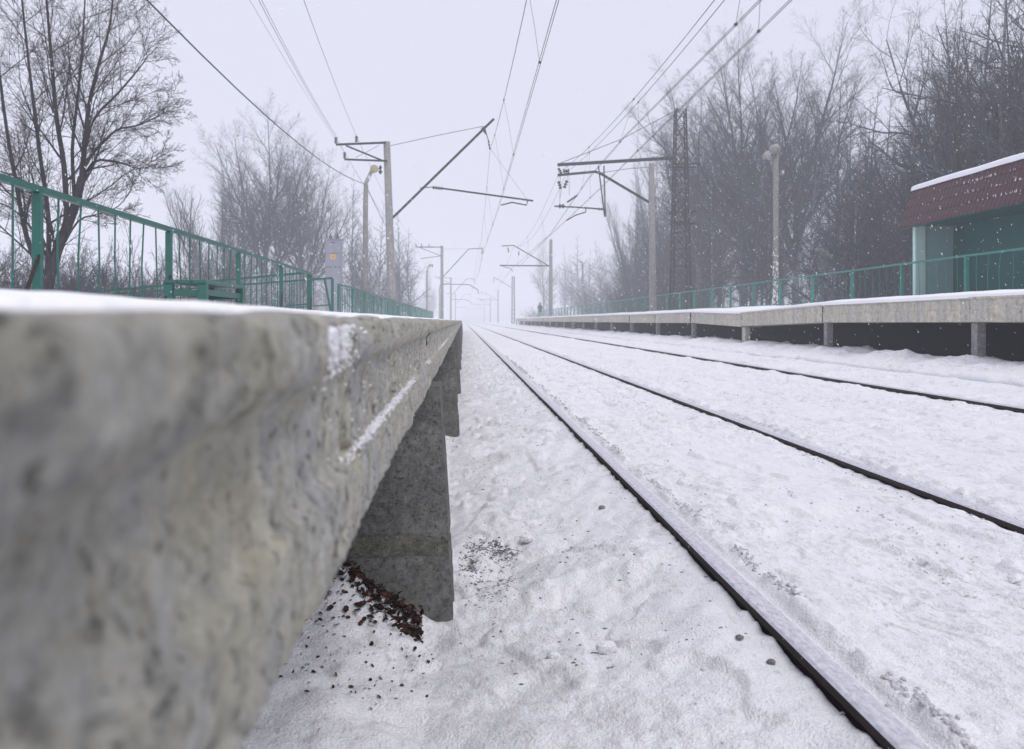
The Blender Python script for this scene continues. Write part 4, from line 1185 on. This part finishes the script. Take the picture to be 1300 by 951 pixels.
# left side
named_L = [
    (('crown', 14), 336, 60, 112, 1.05, 'tallest brushy willow in the group behind the left fence, left of the cabinet'),
    (('willow', 9), 285, 66, 175, 1.1, 'left willow of the brushy group, thinner and lower than its neighbour'),
    (('crown', 13), 385, 68, 140, .95, 'right willow of the brushy group, directly left of the grey cabinet'),
    (('alder', 1), 447, 74, 215, .55, 'slim alder just right of the grey cabinet'),
    (('alder', 3), 467, 70, 232, .55, 'slim alder behind the nearest left lamp post'),
    (('alder', 2), 482, 80, 250, .7, 'dark alder close to the left of the nearest left mast'),
    (('alder', 1), 507, 86, 262, .8, 'dense dark alder showing behind the foot of the nearest left mast'),
    (('alder', 3), 522, 96, 285, .9, 'dark alder right of the nearest left mast'),
]
for key, px, Y, py, sx, lb_ in named_L:
    x = at(px, 0, Y).x; h = (CY-py)*Y/F+EZ
    place(key, x, Y, h, tr.uniform(0, 6.28), lb_, None, sx=sx)
GL = 'distant bare trees on the left side'; n = 0
while n < 62:
    Y = 75*math.exp(tr.random()*math.log(420/75)); x = -(8+38*tr.random()**1.3)
    px = CX+x*F/Y
    if px < -60 or px > 572: continue
    top = float(np.interp(px, *skyL)); h = min(tr.uniform(9, 16), (CY-top)*Y/F*tr.uniform(.6, 1.0))
    if px < 235: h = min(h, 5.0)
    if h < 3: continue
    place(tr.choice(keysR), x, Y, h, tr.uniform(0, 6.28), 'bare winter tree in the hazy woods behind the left platform', GL, sx=tr.uniform(.8, 1.1)); n += 1
for i in range(60):
    Y = 19*math.exp(tr.random()*math.log(110/19)); x = -(5.2+.10*Y+10*tr.random()**1.2)
    px = CX+x*F/Y
    if px < -90: continue
    hh = tr.uniform(1.8, 3.4) if px > 110 else tr.uniform(2.4, 3.8)
    if Y < 24 and px > 90: hh *= .8
    place(tr.choice([('bush', 10), ('bush', 11)]), x, Y, hh, tr.uniform(0, 6.28), 'bare shrub in the scrub behind the left fence', 'shrubs behind the left fence', 'shrub')
for i, (px, Y, py, lb_) in enumerate([(178, 19, 262, 'thin brown sapling behind the left fence, left of the bench'), (215, 21, 228, 'tall thin sapling behind the bench end of the left fence'), (236, 22, 230, 'thin sapling just left of the brushy willow group'), (246, 24, 245, 'short reddish sapling at the foot of the willow group'), (152, 20, 285, 'low thin sapling left of its taller neighbours behind the left fence')]):
    place(('sapling', 12), at(px, 0, Y).x, Y, (CY-py)*Y/F+EZ+.1, i*1.7, lb_, None, 'sapling')

# the big tree at the left edge: main limbs follow the photograph, the rest grows from them
rg = random.Random(21); YB = 17.0
T = TB(); C = TB(); RM0 = RMIN; RMIN = [0, .008, .0045, .0028, .0022]
def limb(pts, r0, r1, dys, kids, klen, lvl=1, tb=C):
    P = [at(px, py, YB) for px, py in pts]
    n = len(P); r0 *= .64; r1 *= .6; klen *= 1.15
    for i, p in enumerate(P):
        f = i/(n-1); p.x = p.x*(1+dys*f/YB); p.z = EZ+(p.z-EZ)*(1+dys*f/YB); p.y += dys*f
    # smooth resample
    Q = []
    for i in range(n-1):
        a = P[max(i-1, 0)]; b = P[i]; c = P[i+1]; d = P[min(i+2, n-1)]
        for t in (0, .33, .66):
            Q.append(.5*((2*b)+(c-a)*t+(2*a-5*b+4*c-d)*t*t+(3*b-a-3*c+d)*t**3))
    Q.append(P[-1])
    m_ = len(Q); rad = [r0+(r1-r0)*i/(m_-1) for i in range(m_)]
    tb.tube([tuple(q) for q in Q], rad, 10 if r0 > .08 else 5)
    K = [None, (9, .075, .03, 9, .4, .9, .52, .10, .2), (6, .075, .02, 6, .4, .85, .58, .1, .3), (4, .07, .005, 4, .4, .85, .62, .1, .45), (3, .07, 0, 0, 0, 0, 0, 0, .5)]
    rot = rg.uniform(0, 6)
    for c in range(kids):
        t = .12+.88*(c+rg.random())/kids; f = min(t, .99)*(m_-1); i = int(f)
        q = Q[i].lerp(Q[i+1], f-i); D = (Q[i+1]-Q[i]).normalized(); rot += 2.4
        o = Matrix.Rotation(rot, 3, D) @ D.orthogonal().normalized(); an = rg.uniform(.4, .95)
        nd = D*math.cos(an)+o*math.sin(an)
        rr_ = rad[i]
        grow([T, C], rg, tuple(q), tuple(nd), klen*(1.1-.5*t)*rg.uniform(.6, 1.2), max(.007, rr_*.42), 1 if lvl == 1 else 2, K)
limb([(52, 470), (58, 380), (72, 320), (93, 268), (104, 225)], .17, .115, 0, 2, 1.6, tb=T)
limb([(56, 400), (50, 350), (34, 300), (22, 240), (8, 160), (-4, 60), (-10, -30)], .10, .025, 1.0, 11, 1.9)
limb([(85, 285), (82, 215), (72, 150), (66, 80), (60, 10), (55, -60)], .09, .02, -.7, 15, 1.7)
limb([(60, 350), (62, 280), (50, 190), (40, 110), (30, 20), (22, -60)], .08, .02, .6, 13, 1.7)
limb([(104, 228), (108, 180), (114, 130), (126, 80), (140, 30), (146, -40)], .085, .02, .5, 14, 1.5)
limb([(106, 215), (122, 190), (148, 165), (172, 160), (196, 150), (208, 142)], .045, .010, -.5, 12, 1.05)
limb([(98, 245), (118, 206), (150, 206), (176, 214), (200, 208)], .045, .010, .4, 12, .95)
limb([(108, 190), (120, 150), (150, 118), (178, 85), (190, 68)], .05, .011, 0, 12, 1.15)
limb([(80, 312), (100, 280), (125, 272), (150, 262), (168, 240)], .035, .008, -.4, 9, .8)
limb([(72, 330), (60, 270), (30, 230), (-10, 215)], .05, .015, -1.0, 9, 1.5)
limb([(95, 255), (92, 190), (98, 130), (104, 70), (108, 0), (112, -60)], .06, .014, 1.2, 12, 1.3)
limb([(66, 340), (40, 290), (10, 262), (-30, 250)], .04, .012, .6, 8, 1.2)
root = empty('spreading_tree', at(55, 407, YB)); root.location.z = -.2
RMIN = RM0
for tb_ in (T, C):
    o0 = np.array(root.location); tb_.V = (np.array(tb_.V)-o0).tolist()
T.build('trunk', M['bark_near'], root); C.build('crown', M['bark_near'], root)
tag(root, 'large bare tree leaning right behind the green fence at the left edge of the photo', 'tree')
# second crown just outside the left edge whose twigs reach into the frame
place(('oak', 4), -10.6, 18.5, 10.5, 2.2, 'bare spreading tree beyond the left edge, its twigs mixing with the big leaning tree', None, sx=.9)

# far wood closing the view behind both rows: one mass
fw = TB(); fr = random.Random(55)
Kf = [(5, .06, .03, 16, .5, 1.0, .26, .1, .2), (3, .12, .03, 9, .4, .9, .5, .1, .4), (2, .15, 0, 0, 0, 0, 0, 0, .6)]
class Wrap: pass
RM = RMIN; RMIN = [0, .03, .02, .02, .02]
for i in range(150):
    side = 1 if fr.random() < .7 else -1
    Y = 60*math.exp(fr.random()*math.log(480/60)); x = side*((44 if side > 0 else 30)+45*fr.random())
    px = CX+x*F/Y
    if px > 1350 or px < -50: continue
    top = float(np.interp(px, *(skyR if side > 0 else skyL))); h = min(fr.uniform(10, 17), (CY-top)*Y/F*.93)
    if side < 0 and px < 240: h = min(h, 4)
    if h < 2: continue
    grow([fw, fw], fr, (x, Y, .2), (0, 0, 1), h, .012*h, 0, Kf)
RMIN = RM
o = fw.build('far_wood', M['bark_dark']); tag(o, 'distant mass of bare woodland closing the view on both sides', 'woodland', kind='stuff')

# ------------------------------------------------------------------ falling snow
rs = np.random.RandomState(5); NF = 32000
yy = 1.3+58*rs.rand(NF)**.85
xx = -.9+ (rs.rand(NF)-.47)*(1.15*yy+1.0); zz = EZ+(rs.rand(NF)-.35)*(.72*yy)
ok = (zz > np.where((xx < 0) & (xx > -3.2), EZ+.05, .3)) & (zz < 14) & ~((xx > 11.2) & (yy > 14.5) & (yy < 25)) & ~((xx > 7.6) & (xx < 11) & (zz < 1.4))
xx, yy, zz = xx[ok], yy[ok], zz[ok]; n_ = len(xx)
rr_ = (.0006+.0013*rs.rand(n_)**2)*(1+yy*.15)
rr_[yy < 4] *= .7
big_ = rs.rand(n_) < .03; rr_[big_] *= 1.9
ax = np.stack([.55+.25*rs.randn(n_), .2*rs.randn(n_), -1+.3*rs.randn(n_)*0+0*xx], -1); ax /= np.linalg.norm(ax, axis=1)[:, None]
s1 = np.cross(ax, [0, 1, 0]); s1 /= np.linalg.norm(s1, axis=1)[:, None]; s2 = np.cross(ax, s1)
P = np.stack([xx, yy, zz], -1); el = 1.3+2.2*rs.rand(n_)[:, None]
r_ = rr_[:, None]
Vf = np.stack([P+ax*r_*el, P+s1*r_, P+s2*r_, P-s1*r_, P-s2*r_, P-ax*r_*el], 1).reshape(-1, 3)
tri = np.array([(0,1,2),(0,2,3),(0,3,4),(0,4,1),(5,2,1),(5,3,2),(5,4,3),(5,1,4)])
Ff = (np.arange(n_)[:, None, None]*6+tri[None]).reshape(-1, 3)
o = link_mesh('falling_snow', Vf, Ff, M['flake'], smooth=True)
tag(o, 'snowflakes drifting down through the air over the tracks and platforms', 'snow', kind='stuff')

# ------------------------------------------------------------------ haze
mb = MB(); mb.box(-470, 470, -70, 880, -4, 24)
m = bpy.data.materials.new('snow_haze'); m.use_nodes = True; nt = m.node_tree; nt.nodes.clear()
out = N(nt, 'ShaderNodeOutputMaterial'); pv = N(nt, 'ShaderNodeVolumePrincipled')
pv.inputs['Color'].default_value = (.945, .962, .995, 1); pv.inputs['Density'].default_value = .0037
pv.inputs['Anisotropy'].default_value = 0.0
nt.links.new(pv.outputs['Volume'], out.inputs['Volume'])
hz = mb.build('haze', m); tag(hz, 'pale snow haze filling the air', 'haze', kind='stuff')

# ------------------------------------------------------------------ light
SUN_EL, SUN_AZ = 52.0, 150.0       # azimuth clockwise from +Y (view direction)
w = bpy.data.worlds.new('World'); scene.world = w; w.use_nodes = True
nt = w.node_tree; bg = nt.nodes['Background']
sky = N(nt, 'ShaderNodeTexSky', sky_type='NISHITA'); sky.sun_disc = False
sky.sun_elevation = R(SUN_EL); sky.sun_rotation = R(SUN_AZ)
mx = N(nt, 'ShaderNodeMix', data_type='RGBA'); mx.inputs[0].default_value = .93
nt.links.new(sky.outputs['Color'], mx.inputs[6]); mx.inputs[7].default_value = (8.1, 8.1, 9.5, 1)
nt.links.new(mx.outputs[2], bg.inputs['Color']); bg.inputs['Strength'].default_value = .10
sl_ = bpy.data.lights.new('sun', 'SUN'); sl_.energy = 1.55; sl_.angle = R(25); sl_.color = (1, .97, .93)
so_ = bpy.data.objects.new('sun', sl_); col.objects.link(so_)
a, e = R(SUN_AZ), R(SUN_EL)
sd = Vector((math.sin(a)*math.cos(e), math.cos(a)*math.cos(e), math.sin(e)))
so_.rotation_euler = sd.to_track_quat('Z', 'Y').to_euler()

# ------------------------------------------------------------------ camera
cd = bpy.data.cameras.new('camera'); cam = bpy.data.objects.new('camera', cd); col.objects.link(cam)
cam.location = (0, 0, EZ); cam.rotation_euler = (R(90), 0, 0)
cd.sensor_width = 36; cd.lens = F/1300*36
cd.shift_x = (650-CX)/1300; cd.shift_y = -(475.5-CY)/1300
cd.clip_start = .02; cd.clip_end = 3000
cd.dof.use_dof = True; cd.dof.focus_distance = 5.5; cd.dof.aperture_fstop = 6.5
scene.camera = cam
scene.cycles.volume_bounces = 3; scene.cycles.max_bounces = 8; scene.cycles.diffuse_bounces = 3
vs_ = scene.view_settings
vs_.view_transform = 'Standard'; vs_.look = 'None'; vs_.exposure = 0; vs_.gamma = 1; vs_.use_curve_mapping = False
